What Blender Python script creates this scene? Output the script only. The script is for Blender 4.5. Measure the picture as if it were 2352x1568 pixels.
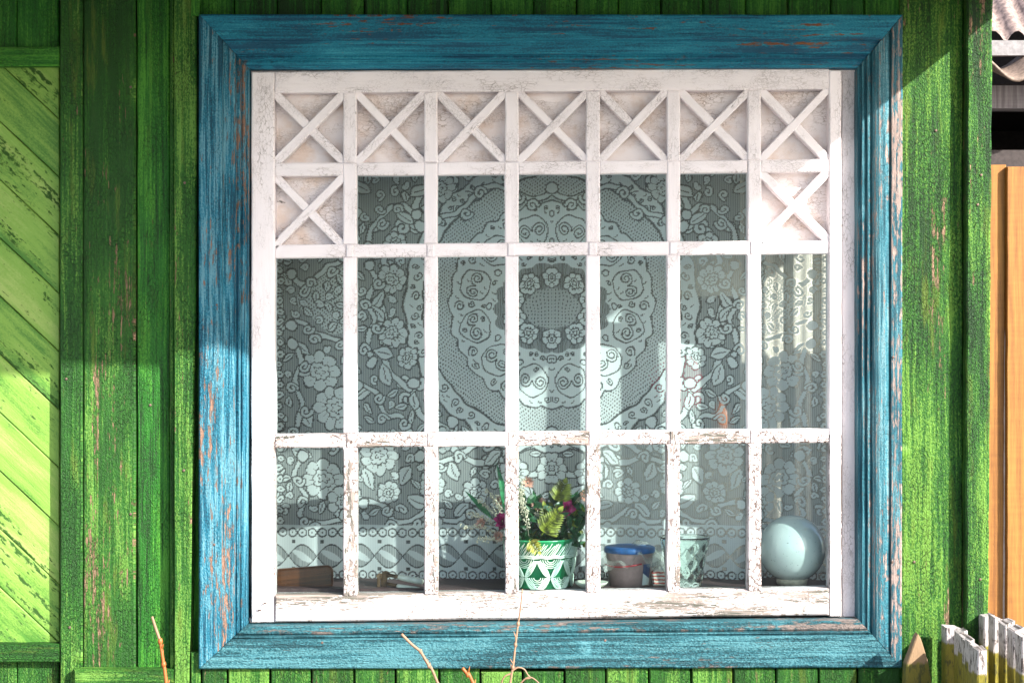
import bpy, math, random
import numpy as np
from mathutils import Vector, Matrix, noise as mnoise

for o in list(bpy.data.objects):
    bpy.data.objects.remove(o)
SC = bpy.context.scene
COL = SC.collection
R = math.radians
random.seed(7)

# ---------------------------------------------------------------- camera, sky, sun, exposure
K = 2.56 / 2352.0          # metres per photo unit on the wall plane
DC = 4.5                   # camera distance from the wall plane
SUN = Vector((1.2, -1.0, 0.95)).normalized()     # towards the sun

cam_d = bpy.data.cameras.new('camera')
cam = bpy.data.objects.new('camera', cam_d)
COL.objects.link(cam)
cam.location = (0, -DC, 0)
cam.rotation_euler = (R(90), 0, 0)
cam_d.sensor_width = 36
cam_d.lens = 36 * DC / 2.56
cam_d.clip_start = 0.05
cam_d.clip_end = 2000
SC.camera = cam

world = bpy.data.worlds.new('World')
SC.world = world
world.use_nodes = True
wn = world.node_tree.nodes
wl = world.node_tree.links
bgn = wn['Background']
sky = wn.new('ShaderNodeTexSky')
sky.sky_type = 'NISHITA'
sky.sun_disc = False
sky.sun_elevation = math.asin(SUN.z)
sky.sun_rotation = math.atan2(SUN.x, SUN.y)
sky.dust_density = 2.0
hsv = wn.new('ShaderNodeHueSaturation')
hsv.inputs['Saturation'].default_value = 0.9
wl.new(sky.outputs[0], hsv.inputs['Color'])
wl.new(hsv.outputs[0], bgn.inputs[0])
bgn.inputs[1].default_value = 0.14

sun_d = bpy.data.lights.new('sun', 'SUN')
sun_d.energy = 5.0
sun_d.angle = R(0.7)
sun_d.color = (1.0, 0.95, 0.86)
sun_o = bpy.data.objects.new('sun', sun_d)
COL.objects.link(sun_o)
sun_o.location = SUN * 20
sun_o.rotation_euler = SUN.to_track_quat('Z', 'Y').to_euler()

vs = SC.view_settings
vs.view_transform = 'Standard'
vs.look = 'None'
vs.gamma = 1.0
vs.exposure = 1.42
vs.use_curve_mapping = False
SC.cycles.transparent_max_bounces = 24
SC.cycles.max_bounces = 10

# ---------------------------------------------------------------- helpers
def X(q, y=0.0): return (q - 1176) * K * (DC + y) / DC
def Z(q, y=0.0): return (784 - q) * K * (DC + y) / DC
def W(qx, qy, y=0.0): return Vector((X(qx, y), y, Z(qy, y)))
def nz(x, y=0., z=0.): return mnoise.noise(Vector((x, y, z)))

class MB:
    def __init__(s):
        s.v = []; s.f = []; s.uv = []; s.r = []
    def add(s, vs_, faces, uvs=None, rnd=None):
        b = len(s.v); s.v += [tuple(p) for p in vs_]
        rnd = random.random() if rnd is None else rnd
        for i, f in enumerate(faces):
            s.f.append([b + j for j in f]); s.r.append(rnd)
            s.uv.append(uvs[i] if uvs else [(vs_[j][2], vs_[j][0] + vs_[j][1]) for j in f])
    def prism(s, poly, yf, t, g=(0, 1), bev=0.0025, jit=0.0010, step=0.045, rnd=None, tilt=None):
        """board from a convex outline in the wall plane (x,z), front face at yf, thickness t, grain g"""
        P = [Vector(p) for p in poly]
        A = sum(P[i].x * P[(i + 1) % len(P)].y - P[(i + 1) % len(P)].x * P[i].y for i in range(len(P)))
        if A < 0: P.reverse()
        seed = random.random() * 100
        out = []; inn = []
        n = len(P)
        for i in range(n):
            a, b, c = P[i - 1], P[i], P[(i + 1) % n]
            e0 = (b - a).normalized(); e1 = (c - b).normalized()
            n0 = Vector((-e0.y, e0.x)); n1 = Vector((-e1.y, e1.x))
            m = (n0 + n1); m = m / max(m.dot(n0), .2)
            k = max(1, int((c - b).length / step))
            nn = P[(i + 2) % n]
            e2 = (nn - c).normalized(); n2 = Vector((-e2.y, e2.x))
            m2 = (n1 + n2); m2 = m2 / max(m2.dot(n1), .2)
            for j in range(k):
                f = j / k
                p = b.lerp(c, f); mm = m.lerp(m2, f) if k > 1 else m
                if 0 < j: mm = n1 if 0 < j < k else mm
                d = nz(p.x * 17 + seed, p.y * 17, seed) * jit * 1.6
                out.append(p + n1 * d); inn.append(p + n1 * d + mm * bev)
        N = len(out); G = Vector(g).normalized(); H = Vector((-G.y, G.x))
        tl = tilt or (lambda x, z: 0)
        vs_ = [(p.x, yf + tl(p.x, p.y), p.y) for p in inn] + [(p.x, yf + bev + tl(p.x, p.y), p.y) for p in out] + [(p.x, yf + t, p.y) for p in out]
        uvf = lambda p, d=0: (p.dot(G), p.dot(H) + d)
        F = [list(range(N))]; U = [[uvf(p) for p in inn]]
        for i in range(N):
            j = (i + 1) % N
            F.append([i, N + i, N + j, j]); U.append([uvf(inn[i]), uvf(out[i], bev), uvf(out[j], bev), uvf(inn[j])])
            F.append([N + i, 2 * N + i, 2 * N + j, N + j]); U.append([uvf(out[i], bev), uvf(out[i], t), uvf(out[j], t), uvf(out[j], bev)])
        F.append([2 * N + i for i in reversed(range(N))]); U.append([uvf(out[i], t) for i in reversed(range(N))])
        s.add(vs_, F, U, rnd)
    def rect(s, q0, r0, q1, r1, yf, t, g=(0, 1), **kw):
        s.prism([(X(q0, yf), Z(r0, yf)), (X(q1, yf), Z(r0, yf)), (X(q1, yf), Z(r1, yf)), (X(q0, yf), Z(r1, yf))], yf, t, g, **kw)
    def box(s, lo, hi, rnd=None):
        x0, y0, z0 = lo; x1, y1, z1 = hi
        vs_ = [(x0, y0, z0), (x1, y0, z0), (x1, y1, z0), (x0, y1, z0), (x0, y0, z1), (x1, y0, z1), (x1, y1, z1), (x0, y1, z1)]
        s.add(vs_, [[0, 1, 5, 4], [1, 2, 6, 5], [2, 3, 7, 6], [3, 0, 4, 7], [4, 5, 6, 7], [3, 2, 1, 0]], None, rnd)
    def tube(s, pts, rad, n=8, cap=True, rnd=None):
        pts = [Vector(p) for p in pts]
        rads = rad if isinstance(rad, (list, tuple)) else [rad] * len(pts)
        vs_ = []; F = []; U = []; L = 0; Ls = []
        ref = Vector((0.31, 0.87, 0.38))
        for i, p in enumerate(pts):
            if i: L += (p - pts[i - 1]).length
            Ls.append(L)
            t = (pts[min(i + 1, len(pts) - 1)] - pts[max(i - 1, 0)]).normalized()
            a = t.cross(ref).normalized(); b = t.cross(a)
            for k in range(n):
                th = 2 * math.pi * k / n
                vs_.append(p + (a * math.cos(th) + b * math.sin(th)) * rads[i])
        for i in range(len(pts) - 1):
            for k in range(n):
                k2 = (k + 1) % n
                F.append([i * n + k, i * n + k2, (i + 1) * n + k2, (i + 1) * n + k])
                c = 6.28 * rads[i] / n
                U.append([(Ls[i], k * c), (Ls[i], (k + 1) * c), (Ls[i + 1], (k + 1) * c), (Ls[i + 1], k * c)])
        if cap:
            F.append(list(range(n))[::-1]); U.append([(0, 0)] * n)
            e = (len(pts) - 1) * n; F.append([e + k for k in range(n)]); U.append([(L, 0)] * n)
        s.add(vs_, F, U, rnd)
    def lathe(s, prof, c, n=48, fn=None, rnd=None):
        c = Vector(c); vs_ = []; F = []
        for i, (r, z) in enumerate(prof):
            for k in range(n):
                th = 2 * math.pi * k / n
                rr = r if fn is None else fn(r, z, th, i)
                vs_.append(c + Vector((rr * math.cos(th), rr * math.sin(th), z)))
        for i in range(len(prof) - 1):
            for k in range(n):
                k2 = (k + 1) % n
                F.append([i * n + k, i * n + k2, (i + 1) * n + k2, (i + 1) * n + k])
        if prof[0][0] > 1e-5: F.append(list(range(n))[::-1])
        s.add(vs_, F, None, rnd)
    def blob(s, c, r, seg=6, sq=(1, 1, 1), rnd=None):
        c = Vector(c); vs_ = [c + Vector((0, 0, -r * sq[2]))]; F = []; rings = max(2, seg // 2)
        for i in range(1, rings):
            ph = -math.pi / 2 + math.pi * i / rings
            for k in range(seg):
                th = 2 * math.pi * k / seg
                vs_.append(c + Vector((r * sq[0] * math.cos(ph) * math.cos(th), r * sq[1] * math.cos(ph) * math.sin(th), r * sq[2] * math.sin(ph))))
        vs_.append(c + Vector((0, 0, r * sq[2]))); T = len(vs_) - 1
        for k in range(seg):
            k2 = (k + 1) % seg
            F.append([0, 1 + k2, 1 + k]); F.append([T, T - seg + k, T - seg + k2])
            for i in range(rings - 2):
                a = 1 + i * seg
                F.append([a + k, a + k2, a + seg + k2, a + seg + k])
        s.add(vs_, F, None, rnd)
    def leaf(s, base, tip, w, nrm=(0, -1, 0.3), bend=0.15, n=6, shape=0.8, fold=0.25, rnd=None):
        base = Vector(base); tip = Vector(tip); d = tip - base; L = d.length; nr = Vector(nrm).normalized()
        sd = d.cross(nr).normalized(); up = sd.cross(d).normalized()
        vs_ = []; F = []; U = []
        for i in range(n + 1):
            t = i / n; ww = w * (math.sin(math.pi * t ** shape) * .97 + .03) * (1 if i < n else .05)
            p = base + d * t + up * (math.sin(math.pi * t) * bend * L)
            vs_ += [p - sd * ww + up * ww * fold, p, p + sd * ww + up * ww * fold]
        for i in range(n):
            a = i * 3
            for j in (0, 1):
                F.append([a + j, a + j + 1, a + j + 4, a + j + 3])
                U.append([(i / n, j / 2), (i / n, j / 2 + .5), ((i + 1) / n, j / 2 + .5), ((i + 1) / n, j / 2)])
        s.add(vs_, F, U, rnd)
    def build(s, name, mat, parent=None, smooth=False):
        me = bpy.data.meshes.new(name)
        me.from_pydata(s.v, [], s.f)
        ul = me.uv_layers.new(name='UVMap')
        flat = [c for u in s.uv for p in u for c in p]
        ul.data.foreach_set('uv', flat)
        at = me.attributes.new('rnd', 'FLOAT', 'FACE')
        at.data.foreach_set('value', s.r)
        if smooth: me.polygons.foreach_set('use_smooth', [True] * len(me.polygons))
        me.update()
        o = bpy.data.objects.new(name, me)
        if mat: me.materials.append(mat)
        COL.objects.link(o)
        if parent is not None:
            o.parent = parent
            o.location = -world_loc(parent)
        return o

def world_loc(o):
    p = Vector(o.location)
    while o.parent is not None:
        o = o.parent; p += Vector(o.location)
    return p
def thing(name, label, cat, loc, group=None):
    o = bpy.data.objects.new(name, None); COL.objects.link(o)
    o.location = loc; o.empty_display_size = .05
    return tag(o, label, cat, group)
def tag(o, label, cat, group=None):
    o['label'] = label; o['category'] = cat
    if group: o['group'] = group
    return o
def plabel(o, label):
    o['label'] = label; return o
def bez(pts, n=10):
    """Catmull-Rom through pts"""
    P = [Vector(p) for p in pts]; P = [P[0] * 2 - P[1]] + P + [P[-1] * 2 - P[-2]]; out = []
    for i in range(1, len(P) - 2):
        for j in range(n):
            t = j / n; a, b, c, d = P[i - 1:i + 3]
            out.append(.5 * ((2 * b) + (c - a) * t + (2 * a - 5 * b + 4 * c - d) * t * t + (-a + 3 * b - 3 * c + d) * t ** 3))
    out.append(P[-2]); return out

# ---------------------------------------------------------------- materials
class NT:
    def __init__(s, name):
        s.m = bpy.data.materials.new(name); s.m.use_nodes = True
        s.t = s.m.node_tree; s.n = s.t.nodes; s.l = s.t.links
        s.p = s.n['Principled BSDF']; s.out = s.n['Material Output']
    def new(s, ty, **kw):
        n = s.n.new(ty)
        for k, v in kw.items(): setattr(n, k, v)
        return n
    def put(s, sock, v):
        if hasattr(v, 'is_output'): s.l.new(v, sock)
        else:
            if sock.type == 'RGBA' and not hasattr(v, '__len__'): v = (v, v, v, 1)
            elif sock.type == 'RGBA' and len(v) == 3: v = (*v, 1)
            sock.default_value = v
    def math(s, op, a, b=0.0, c=None, clamp=False):
        n = s.new('ShaderNodeMath', operation=op, use_clamp=clamp)
        s.put(n.inputs[0], a); s.put(n.inputs[1], b)
        if c is not None: s.put(n.inputs[2], c)
        return n.outputs[0]
    def mix(s, f, a, b, mode='MIX'):
        n = s.new('ShaderNodeMix', data_type='RGBA', blend_type=mode)
        s.put(n.inputs[0], f); s.put(n.inputs[6], a); s.put(n.inputs[7], b)
        return n.outputs[2]
    def step(s, v, lo, hi):
        n = s.new('ShaderNodeMapRange', interpolation_type='SMOOTHSTEP')
        s.put(n.inputs[0], v); s.put(n.inputs[1], lo); s.put(n.inputs[2], hi)
        return n.outputs[0]
    def coords(s):
        """(u along the grain, v across, random layer) in metres"""
        uv = s.new('ShaderNodeUVMap'); uv.uv_map = 'UVMap'
        sp = s.new('ShaderNodeSeparateXYZ'); s.l.new(uv.outputs[0], sp.inputs[0])
        at = s.new('ShaderNodeAttribute'); at.attribute_name = 'rnd'
        s.rnd = at.outputs['Fac']
        cb = s.new('ShaderNodeCombineXYZ')
        s.l.new(sp.outputs[0], cb.inputs[0]); s.l.new(sp.outputs[1], cb.inputs[1])
        s.put(cb.inputs[2], s.math('MULTIPLY', s.rnd, 37.0))
        s.u, s.v = sp.outputs[0], sp.outputs[1]
        return cb.outputs[0]
    def objco(s):
        return s.new('ShaderNodeTexCoord').outputs['Object']
    def scale(s, vec, sc):
        n = s.new('ShaderNodeVectorMath', operation='MULTIPLY'); s.put(n.inputs[0], vec); n.inputs[1].default_value = sc
        return n.outputs[0]
    def vadd(s, a, b):
        n = s.new('ShaderNodeVectorMath', operation='ADD'); s.put(n.inputs[0], a); s.put(n.inputs[1], b)
        return n.outputs[0]
    def noise(s, vec, sc=(1, 1, 1), detail=4, rough=.55, col=False, dist=0):
        n = s.new('ShaderNodeTexNoise'); n.inputs['Scale'].default_value = 1
        n.inputs['Detail'].default_value = detail; n.inputs['Roughness'].default_value = rough
        n.inputs['Distortion'].default_value = dist
        s.put(n.inputs['Vector'], s.scale(vec, sc))
        return n.outputs['Color' if col else 'Fac']
    def voro(s, vec, feature='DISTANCE_TO_EDGE'):
        n = s.new('ShaderNodeTexVoronoi', feature=feature); n.inputs['Scale'].default_value = 1
        s.put(n.inputs['Vector'], vec); return n.outputs['Distance']
    def bump(s, h, strength=.6, dist=.004):
        n = s.new('ShaderNodeBump'); n.inputs['Strength'].default_value = strength; n.inputs['Distance'].default_value = dist
        s.put(n.inputs['Height'], h); s.l.new(n.outputs[0], s.p.inputs['Normal'])
    def set(s, **kw):
        nm = dict(col='Base Color', rough='Roughness', metal='Metallic', trans='Transmission Weight', ior='IOR', coat='Coat Weight', spec='Specular IOR Level', sss='Subsurface Weight', alpha='Alpha')
        for k, v in kw.items(): s.put(s.p.inputs[nm[k]], v)

def simple(name, col, rough=.5, var=.12, **kw):
    t = NT(name); c = t.objco()
    a = t.noise(c, (60, 60, 60), 4)
    t.set(col=t.mix(t.step(a, .3, .7), [x * (1 - var * 2) for x in col], [min(1, x * (1 + var)) for x in col]), rough=rough, **kw)
    t.bump(t.noise(c, (180, 180, 180), 3), .15, .002)
    return t.m

def painted(name, dark, mid, light, wood, wear=.5, edge=None, *a, **k):
    return painted_(name, dark, mid, light, wood, wear, *a, edge=edge, **k)
def painted_(name, dark, mid, light, wood, wear=.5, bump=.7, crack=0.0, rough=.55, knob=.35, gs=150, streak=.5, yellow=None, edge=None, inner=None, bare=(), pk=(26, 125)):
    t = NT(name); c = t.coords()
    c = t.vadd(c, t.scale(t.noise(c, (3, 12, 1), 2, col=True), (0.02, 0.012, 0)))
    big = t.noise(c, (2.2, 11, 1), 4, .6)
    grain = t.noise(c, (4, gs, 1), 6, .65)
    fine = t.noise(c, (18, gs * 3, 1), 3, .6)
    peel = t.noise(c, (pk[0], pk[1], 1), 7, .7)
    lump = t.noise(c, (190, 300, 1), 3, .6)
    vk = t.new('ShaderNodeTexVoronoi'); vk.inputs['Scale'].default_value = 7.5; t.l.new(c, vk.inputs['Vector'])
    vc = t.new('ShaderNodeSeparateColor'); t.l.new(vk.outputs['Color'], vc.inputs[0])
    kd = t.math('ADD', vk.outputs['Distance'], t.math('MULTIPLY', t.math('SUBTRACT', lump, .5), .10))
    kn = t.math('MULTIPLY', t.math('SUBTRACT', 1., t.step(kd, .07, .17)), t.math('LESS_THAN', vc.outputs[0], .16))
    f = t.math('ADD', t.math('MULTIPLY', big, 1.0), t.math('MULTIPLY', t.math('SUBTRACT', grain, .5), streak * 2))
    f = t.math('ADD', f, t.math('MULTIPLY', t.math('SUBTRACT', lump, .5), knob * 1.4))
    f = t.math('ADD', f, t.math('MULTIPLY', t.math('SUBTRACT', t.rnd, .5), .2))
    f = t.math('ADD', f, t.math('MULTIPLY', kn, .16))
    col = t.mix(t.step(f, .30, .50), dark, mid)
    col = t.mix(t.step(f, .50, .72), col, light)
    if yellow:
        col = t.mix(t.math('MULTIPLY', t.step(t.noise(c, (4, 30, 1), 5, .7), .55, .7), .6), col, yellow)
    wv = t.math('ADD', t.math('MULTIPLY', peel, .45), t.math('MULTIPLY', grain, .35))
    wv = t.math('ADD', wv, t.math('MULTIPLY', t.noise(c, (1.3, 7, 1), 3), .35))
    if edge: wv = t.math('ADD', wv, t.math('MULTIPLY', t.math('SUBTRACT', 1., t.step(t.v, edge - .004, edge + .002)), .07))
    for (u0, u1, v0, v1, amt) in bare:
        mu = t.math('MULTIPLY', t.step(t.u, u0, u0 + .12), t.math('SUBTRACT', 1., t.step(t.u, u1 - .12, u1)))
        soft = (v1 - v0) * .35
        mv = t.math('MULTIPLY', t.step(t.v, v0, v0 + soft), t.math('SUBTRACT', 1., t.step(t.v, v1 - soft, v1)))
        wv = t.math('ADD', wv, t.math('MULTIPLY', t.math('MULTIPLY', mu, mv), amt))
    if inner: wv = t.math('ADD', wv, t.math('MULTIPLY', t.step(t.v, inner - .002, inner + .002), .10))
    thr = .76 - wear * .2
    wm = t.step(wv, thr, thr + .035)
    wcol = t.mix(t.step(fine, .3, .7), [x * .55 for x in wood], wood)
    col = t.mix(wm, col, wcol)
    h = t.math('ADD', t.math('MULTIPLY', grain, .55), t.math('MULTIPLY', lump, knob))
    h = t.math('ADD', h, t.math('MULTIPLY', fine, .25))
    h = t.math('ADD', h, t.math('MULTIPLY', kn, .4))
    h = t.math('SUBTRACT', h, t.math('MULTIPLY', wm, .35))
    if crack > 0:
        cv = t.vadd(c, t.scale(t.noise(c, (60, 90, 1), 3, col=True), (0.016, 0.008, 0)))
        d = t.voro(t.scale(cv, (70, 150, 1)))
        ck = t.math('MULTIPLY', t.math('SUBTRACT', 1.0, t.step(d, .015, .07)), t.step(t.noise(c, (5, 16, 1), 4), .4, .6))
        ck = t.math('MULTIPLY', ck, crack)
        col = t.mix(ck, col, [x * .35 for x in dark])
        h = t.math('SUBTRACT', h, t.math('MULTIPLY', ck, .5))
    t.set(col=col, rough=t.math('ADD', rough, t.math('MULTIPLY', wm, .3)), spec=.35)
    t.bump(h, bump, .008)
    return t.m

GREEN = painted('green_paint', (.002, .036, .0015), (.008, .108, .005), (.05, .22, .016), (.2, .13, .075), .3, None, .9, .5, yellow=(.04, .13, .008))
GREEN_WORN = painted('worn_green_paint', (.006, .055, .003), (.013, .095, .005), (.105, .245, .035), (.30, .19, .12), .5, None, 1.0, .6, knob=.5, yellow=(.09, .14, .014), bare=((Z(1150), Z(780), -X(230), -X(205), .065),))
GREEN_ROUGH = painted('blistered_green_paint', (.003, .033, .003), (.016, .098, .006), (.11, .25, .03), (.36, .23, .15), .62, None, 1.0, .7, knob=.6, gs=110, yellow=(.10, .15, .012), bare=((Z(960), Z(280), -X(2192), -X(2115), .085), (Z(1560), Z(1180), -X(2190), -X(2160), .11), (Z(405), Z(300), -X(2275), -X(2235), .12)))
LIME = painted('lime_paint', (.055, .17, .022), (.17, .32, .052), (.27, .38, .10), (.035, .11, .014), .69, None, .45, .0, knob=.2, streak=.25, gs=70, pk=(45, 105))
BLUE = painted('blue_paint', (.003, .075, .145), (.005, .18, .28), (.035, .30, .41), (.26, .10, .045), .62, None, .6, .3, streak=.55)
BLUE_PALE = painted('faded_blue_paint', (.006, .065, .095), (.02, .135, .18), (.12, .25, .29), (.36, .275, .25), .64, .005, .8, .3, streak=.9)
BLUE_LEFT = painted('streaked_blue_paint', (.003, .06, .105), (.007, .155, .24), (.11, .29, .37), (.36, .21, .15), .72, None, 1.0, .3, streak=1.2, knob=.5)
BLUE_LOW = painted('dull_blue_paint', (.008, .055, .072), (.02, .12, .155), (.07, .22, .26), (.25, .205, .19), .42, None, .9, .4, streak=1.0, knob=.8, inner=.056)

def white_paint(name, wear=.35, cr=1.0, tint=(.88, .82, .845), stain=None, cw=1.0, ps=1.0, ckc=(.09, .06, .05), cov=.46):
    t = NT(name); c = t.coords()
    big = t.noise(c, (3, 9, 1), 4)
    grain = t.noise(c, (6, 160, 1), 5, .65)
    peel = t.noise(c, (28 * ps, 85 * ps * ps, 1), 7, .72)
    col = t.mix(t.step(big, .3, .75), tint, [x * .93 for x in tint])
    if stain:
        sm = t.step(t.noise(c, (16, 16, 1), 4, .6), .42, .78)
        col = t.mix(t.math('MULTIPLY', sm, .75), col, stain)
    cv = t.vadd(c, t.scale(t.noise(c, (45, 60, 1), 4, .7, col=True), (0.03, 0.014, 0)))
    d1 = t.voro(t.scale(cv, (58, 130, 1)))
    d2 = t.voro(t.scale(cv, (110, 210, 1)))
    m1 = t.math('MULTIPLY', t.step(t.noise(c, (7, 15, 1), 5), cov, cov + .2), .75)
    k1 = t.math('MULTIPLY', t.math('SUBTRACT', 1., t.step(d1, .01 * cw, .06 * cw)), m1)
    k2 = t.math('MULTIPLY', t.math('SUBTRACT', 1., t.step(d2, .01 * cw, .09 * cw)), t.math('MULTIPLY', t.step(t.noise(c, (9, 21, 2), 3), .45, .7), .5))
    ck = t.math('MULTIPLY', t.math('MAXIMUM', k1, k2), cr)
    col = t.mix(ck, col, ckc)
    wv = t.math('ADD', t.math('MULTIPLY', peel, .6), t.math('MULTIPLY', t.noise(c, (3, 14, 5), 3), .5))
    thr = .75 - wear * .25
    wm = t.step(wv, thr, thr + .02)
    wc = t.mix(t.step(grain, .4, .6), (.08, .085, .07), (.34, .275, .25))
    col = t.mix(wm, col, wc)
    t.set(col=col, rough=.6, spec=.3)
    h = t.math('SUBTRACT', t.math('MULTIPLY', grain, .35), t.math('MULTIPLY', ck, .6))
    h = t.math('SUBTRACT', h, t.math('MULTIPLY', wm, .4))
    h = t.math('ADD', h, t.math('MULTIPLY', peel, .25))
    t.bump(h, .7, .004)
    return t.m
WHITE = white_paint('white_paint', .2, .8, ckc=(.22, .17, .155))
WHITE_WORN = white_paint('worn_white_paint', .60, 1.3, (.64, .585, .595), cw=1.8, cov=.34)
WHITE_RAIL = white_paint('flaked_white_paint', .80, 1.0, (.58, .53, .535), cw=1.5, ps=1.9)
WHITE_PANEL = white_paint('stained_white_paint', .18, .9, (.86, .80, .80), stain=(.66, .50, .40), ckc=(.26, .17, .12))

def wood(name, a, b, rough=.5, coat=0.0, sc=1.0):
    t = NT(name); c = t.coords()
    c2 = t.vadd(c, t.scale(t.noise(c, (2, 7, 1), 2, col=True), (.12, .03, 0)))
    g = t.noise(c2, (2.2 * sc, 85 * sc, 1), 6, .6)
    f = t.noise(c, (25, 420, 1), 3)
    sw = t.noise(c, (120, 6, 1), 2)
    v = t.math('ADD', t.math('MULTIPLY', g, .75), t.math('MULTIPLY', f, .25))
    v = t.math('ADD', v, t.math('MULTIPLY', t.math('SUBTRACT', sw, .5), .12))
    t.set(col=t.mix(t.step(v, .3, .68), b, a), rough=rough, coat=coat)
    t.bump(v, .25, .002)
    return t.m
NEWWOOD = wood('fresh_orange_wood', (.36, .155, .026), (.17, .06, .008), .6)
VARNISH = wood('varnished_wood', (.10, .03, .006), (.02, .006, .002), .35, .15)
OLDWOOD = wood('grey_old_wood', (.23, .2, .18), (.1, .085, .075), .8)
DARKWOOD = wood('dark_sill_wood', (.06, .03, .03), (.03, .015, .017), .6)

def picket_mat():
    t = NT('two_tone_picket_paint'); c = t.objco()
    sp = t.new('ShaderNodeSeparateXYZ'); t.l.new(c, sp.inputs[0])
    uv = t.coords()
    n = t.noise(uv, (40, 120, 1), 6, .7)
    z = t.math('ADD', sp.outputs[2], t.math('MULTIPLY', t.math('SUBTRACT', n, .5), .03))
    z = t.math('ADD', z, t.math('MULTIPLY', t.math('SUBTRACT', t.rnd, .5), .035))
    low = t.math('SUBTRACT', 1., t.step(z, -.752, -.746))
    top = t.mix(t.step(n, .50, .58), (.45, .41, .405), (.10, .08, .075))
    bot = t.mix(t.step(n, .5, .62), (.20, .17, .012), (.07, .065, .012))
    g = t.noise(uv, (5, 150, 1), 5)
    t.set(col=t.mix(low, top, bot), rough=.7)
    t.bump(t.math('ADD', g, n), .9, .004)
    return t.m
PICKET = picket_mat()

def glass_mat():
    t = NT('window_glass')
    fr = t.new('ShaderNodeFresnel'); fr.inputs[0].default_value = 1.5
    tr = t.new('ShaderNodeBsdfTransparent'); tr.inputs[0].default_value = (.84, .95, .955, 1)
    gl = t.new('ShaderNodeBsdfGlossy'); gl.inputs['Roughness'].default_value = .03
    gl.inputs[0].default_value = (.85, .95, 1, 1)
    mx = t.new('ShaderNodeMixShader')
    c = t.objco()
    t.l.new(t.math('MULTIPLY', fr.outputs[0], .38, clamp=True), mx.inputs[0])
    t.l.new(tr.outputs[0], mx.inputs[1]); t.l.new(gl.outputs[0], mx.inputs[2])
    # dust on the pane
    df = t.new('ShaderNodeBsdfDiffuse'); df.inputs[0].default_value = (.6, .62, .6, 1)
    m2 = t.new('ShaderNodeMixShader')
    dn = t.step(t.noise(c, (14, 14, 14), 6, .7), .45, .8)
    sp = t.step(t.noise(c, (260, 260, 260), 2), .71, .75)
    t.l.new(t.math('ADD', t.math('ADD', t.math('MULTIPLY', dn, .005), .001), t.math('MULTIPLY', sp, .25)), m2.inputs[0])
    t.l.new(mx.outputs[0], m2.inputs[1]); t.l.new(df.outputs[0], m2.inputs[2])
    b = t.new('ShaderNodeBump'); b.inputs['Strength'].default_value = .05; b.inputs['Distance'].default_value = .01
    t.l.new(t.noise(c, (7, 7, 7), 2), b.inputs['Height']); t.l.new(b.outputs[0], gl.inputs['Normal'])
    t.l.new(m2.outputs[0], t.out.inputs[0])
    return t.m
GLASS = glass_mat()

def lace_mat():
    t = NT('lace')
    at = t.new('ShaderNodeAttribute'); at.attribute_name = 'lace'
    df = t.new('ShaderNodeBsdfDiffuse'); df.inputs[0].default_value = (.80, .83, .83, 1)
    tl = t.new('ShaderNodeBsdfTranslucent'); tl.inputs[0].default_value = (.7, .72, .72, 1)
    m1 = t.new('ShaderNodeMixShader'); m1.inputs[0].default_value = .35
    t.l.new(df.outputs[0], m1.inputs[1]); t.l.new(tl.outputs[0], m1.inputs[2])
    tr = t.new('ShaderNodeBsdfTransparent')
    m2 = t.new('ShaderNodeMixShader')
    t.l.new(at.outputs['Fac'], m2.inputs[0]); t.l.new(tr.outputs[0], m2.inputs[1]); t.l.new(m1.outputs[0], m2.inputs[2])
    t.l.new(m2.outputs[0], t.out.inputs[0])
    return t.m
LACE = lace_mat()

# ---------------------------------------------------------------- ground
g = MB()
n = 40
gv = []; gf = []
xs = [-600, -200, -60, -20] + [-8 + i * .4 for i in range(41)] + [20, 60, 200, 600]
for yy in xs:
    for xx in xs:
        gv.append((xx, yy, -1.5 + (nz(xx * 1.3, yy * 1.3) * .03 if abs(xx) < 9 and abs(yy) < 9 else 0)))
m_ = len(xs)
for i in range(m_ - 1):
    for j in range(m_ - 1):
        gf.append([i * m_ + j, i * m_ + j + 1, (i + 1) * m_ + j + 1, (i + 1) * m_ + j])
g.add(gv, gf)
t = NT('dry_soil'); c = t.objco()
nA = t.noise(c, (2, 2, 2), 6, .6); nB = t.noise(c, (35, 35, 35), 4)
t.set(col=t.mix(t.step(nA, .4, .65), t.mix(nB, (.19, .175, .17), (.32, .30, .29)), (.14, .15, .11)), rough=.9)
t.bump(nB, .8, .03)
ground = g.build('ground', t.m, None, True)
ground['kind'] = 'structure'

# ---------------------------------------------------------------- house
house = thing('wooden_house', 'old timber house with chipped green boards and a blue framed white lattice window', 'house', (0, .6, -1.5))
XL, XR, ZB, ZT = -2.6, 1.195, -1.5, .86      # house extents
# structural wall with the window opening, unseen side opening added to let sun onto the inner drape, floor, ceiling
wx0, wx1, wz0, wz1 = X(560), X(1985), Z(1440), Z(150)
core = MB()
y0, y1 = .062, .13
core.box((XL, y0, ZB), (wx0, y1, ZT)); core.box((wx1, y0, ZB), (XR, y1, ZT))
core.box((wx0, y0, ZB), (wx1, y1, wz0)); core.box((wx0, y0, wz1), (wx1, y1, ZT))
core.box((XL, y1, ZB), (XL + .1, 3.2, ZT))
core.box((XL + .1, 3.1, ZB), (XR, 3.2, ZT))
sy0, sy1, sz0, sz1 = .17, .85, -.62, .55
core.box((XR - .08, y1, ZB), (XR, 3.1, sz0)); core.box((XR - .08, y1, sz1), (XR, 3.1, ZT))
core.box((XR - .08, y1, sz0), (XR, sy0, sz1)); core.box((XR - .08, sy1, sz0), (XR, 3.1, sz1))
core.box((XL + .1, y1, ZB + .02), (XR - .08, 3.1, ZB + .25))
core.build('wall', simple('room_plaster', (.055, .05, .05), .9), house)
roof = MB()
ez = .862
ED = .93
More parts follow.
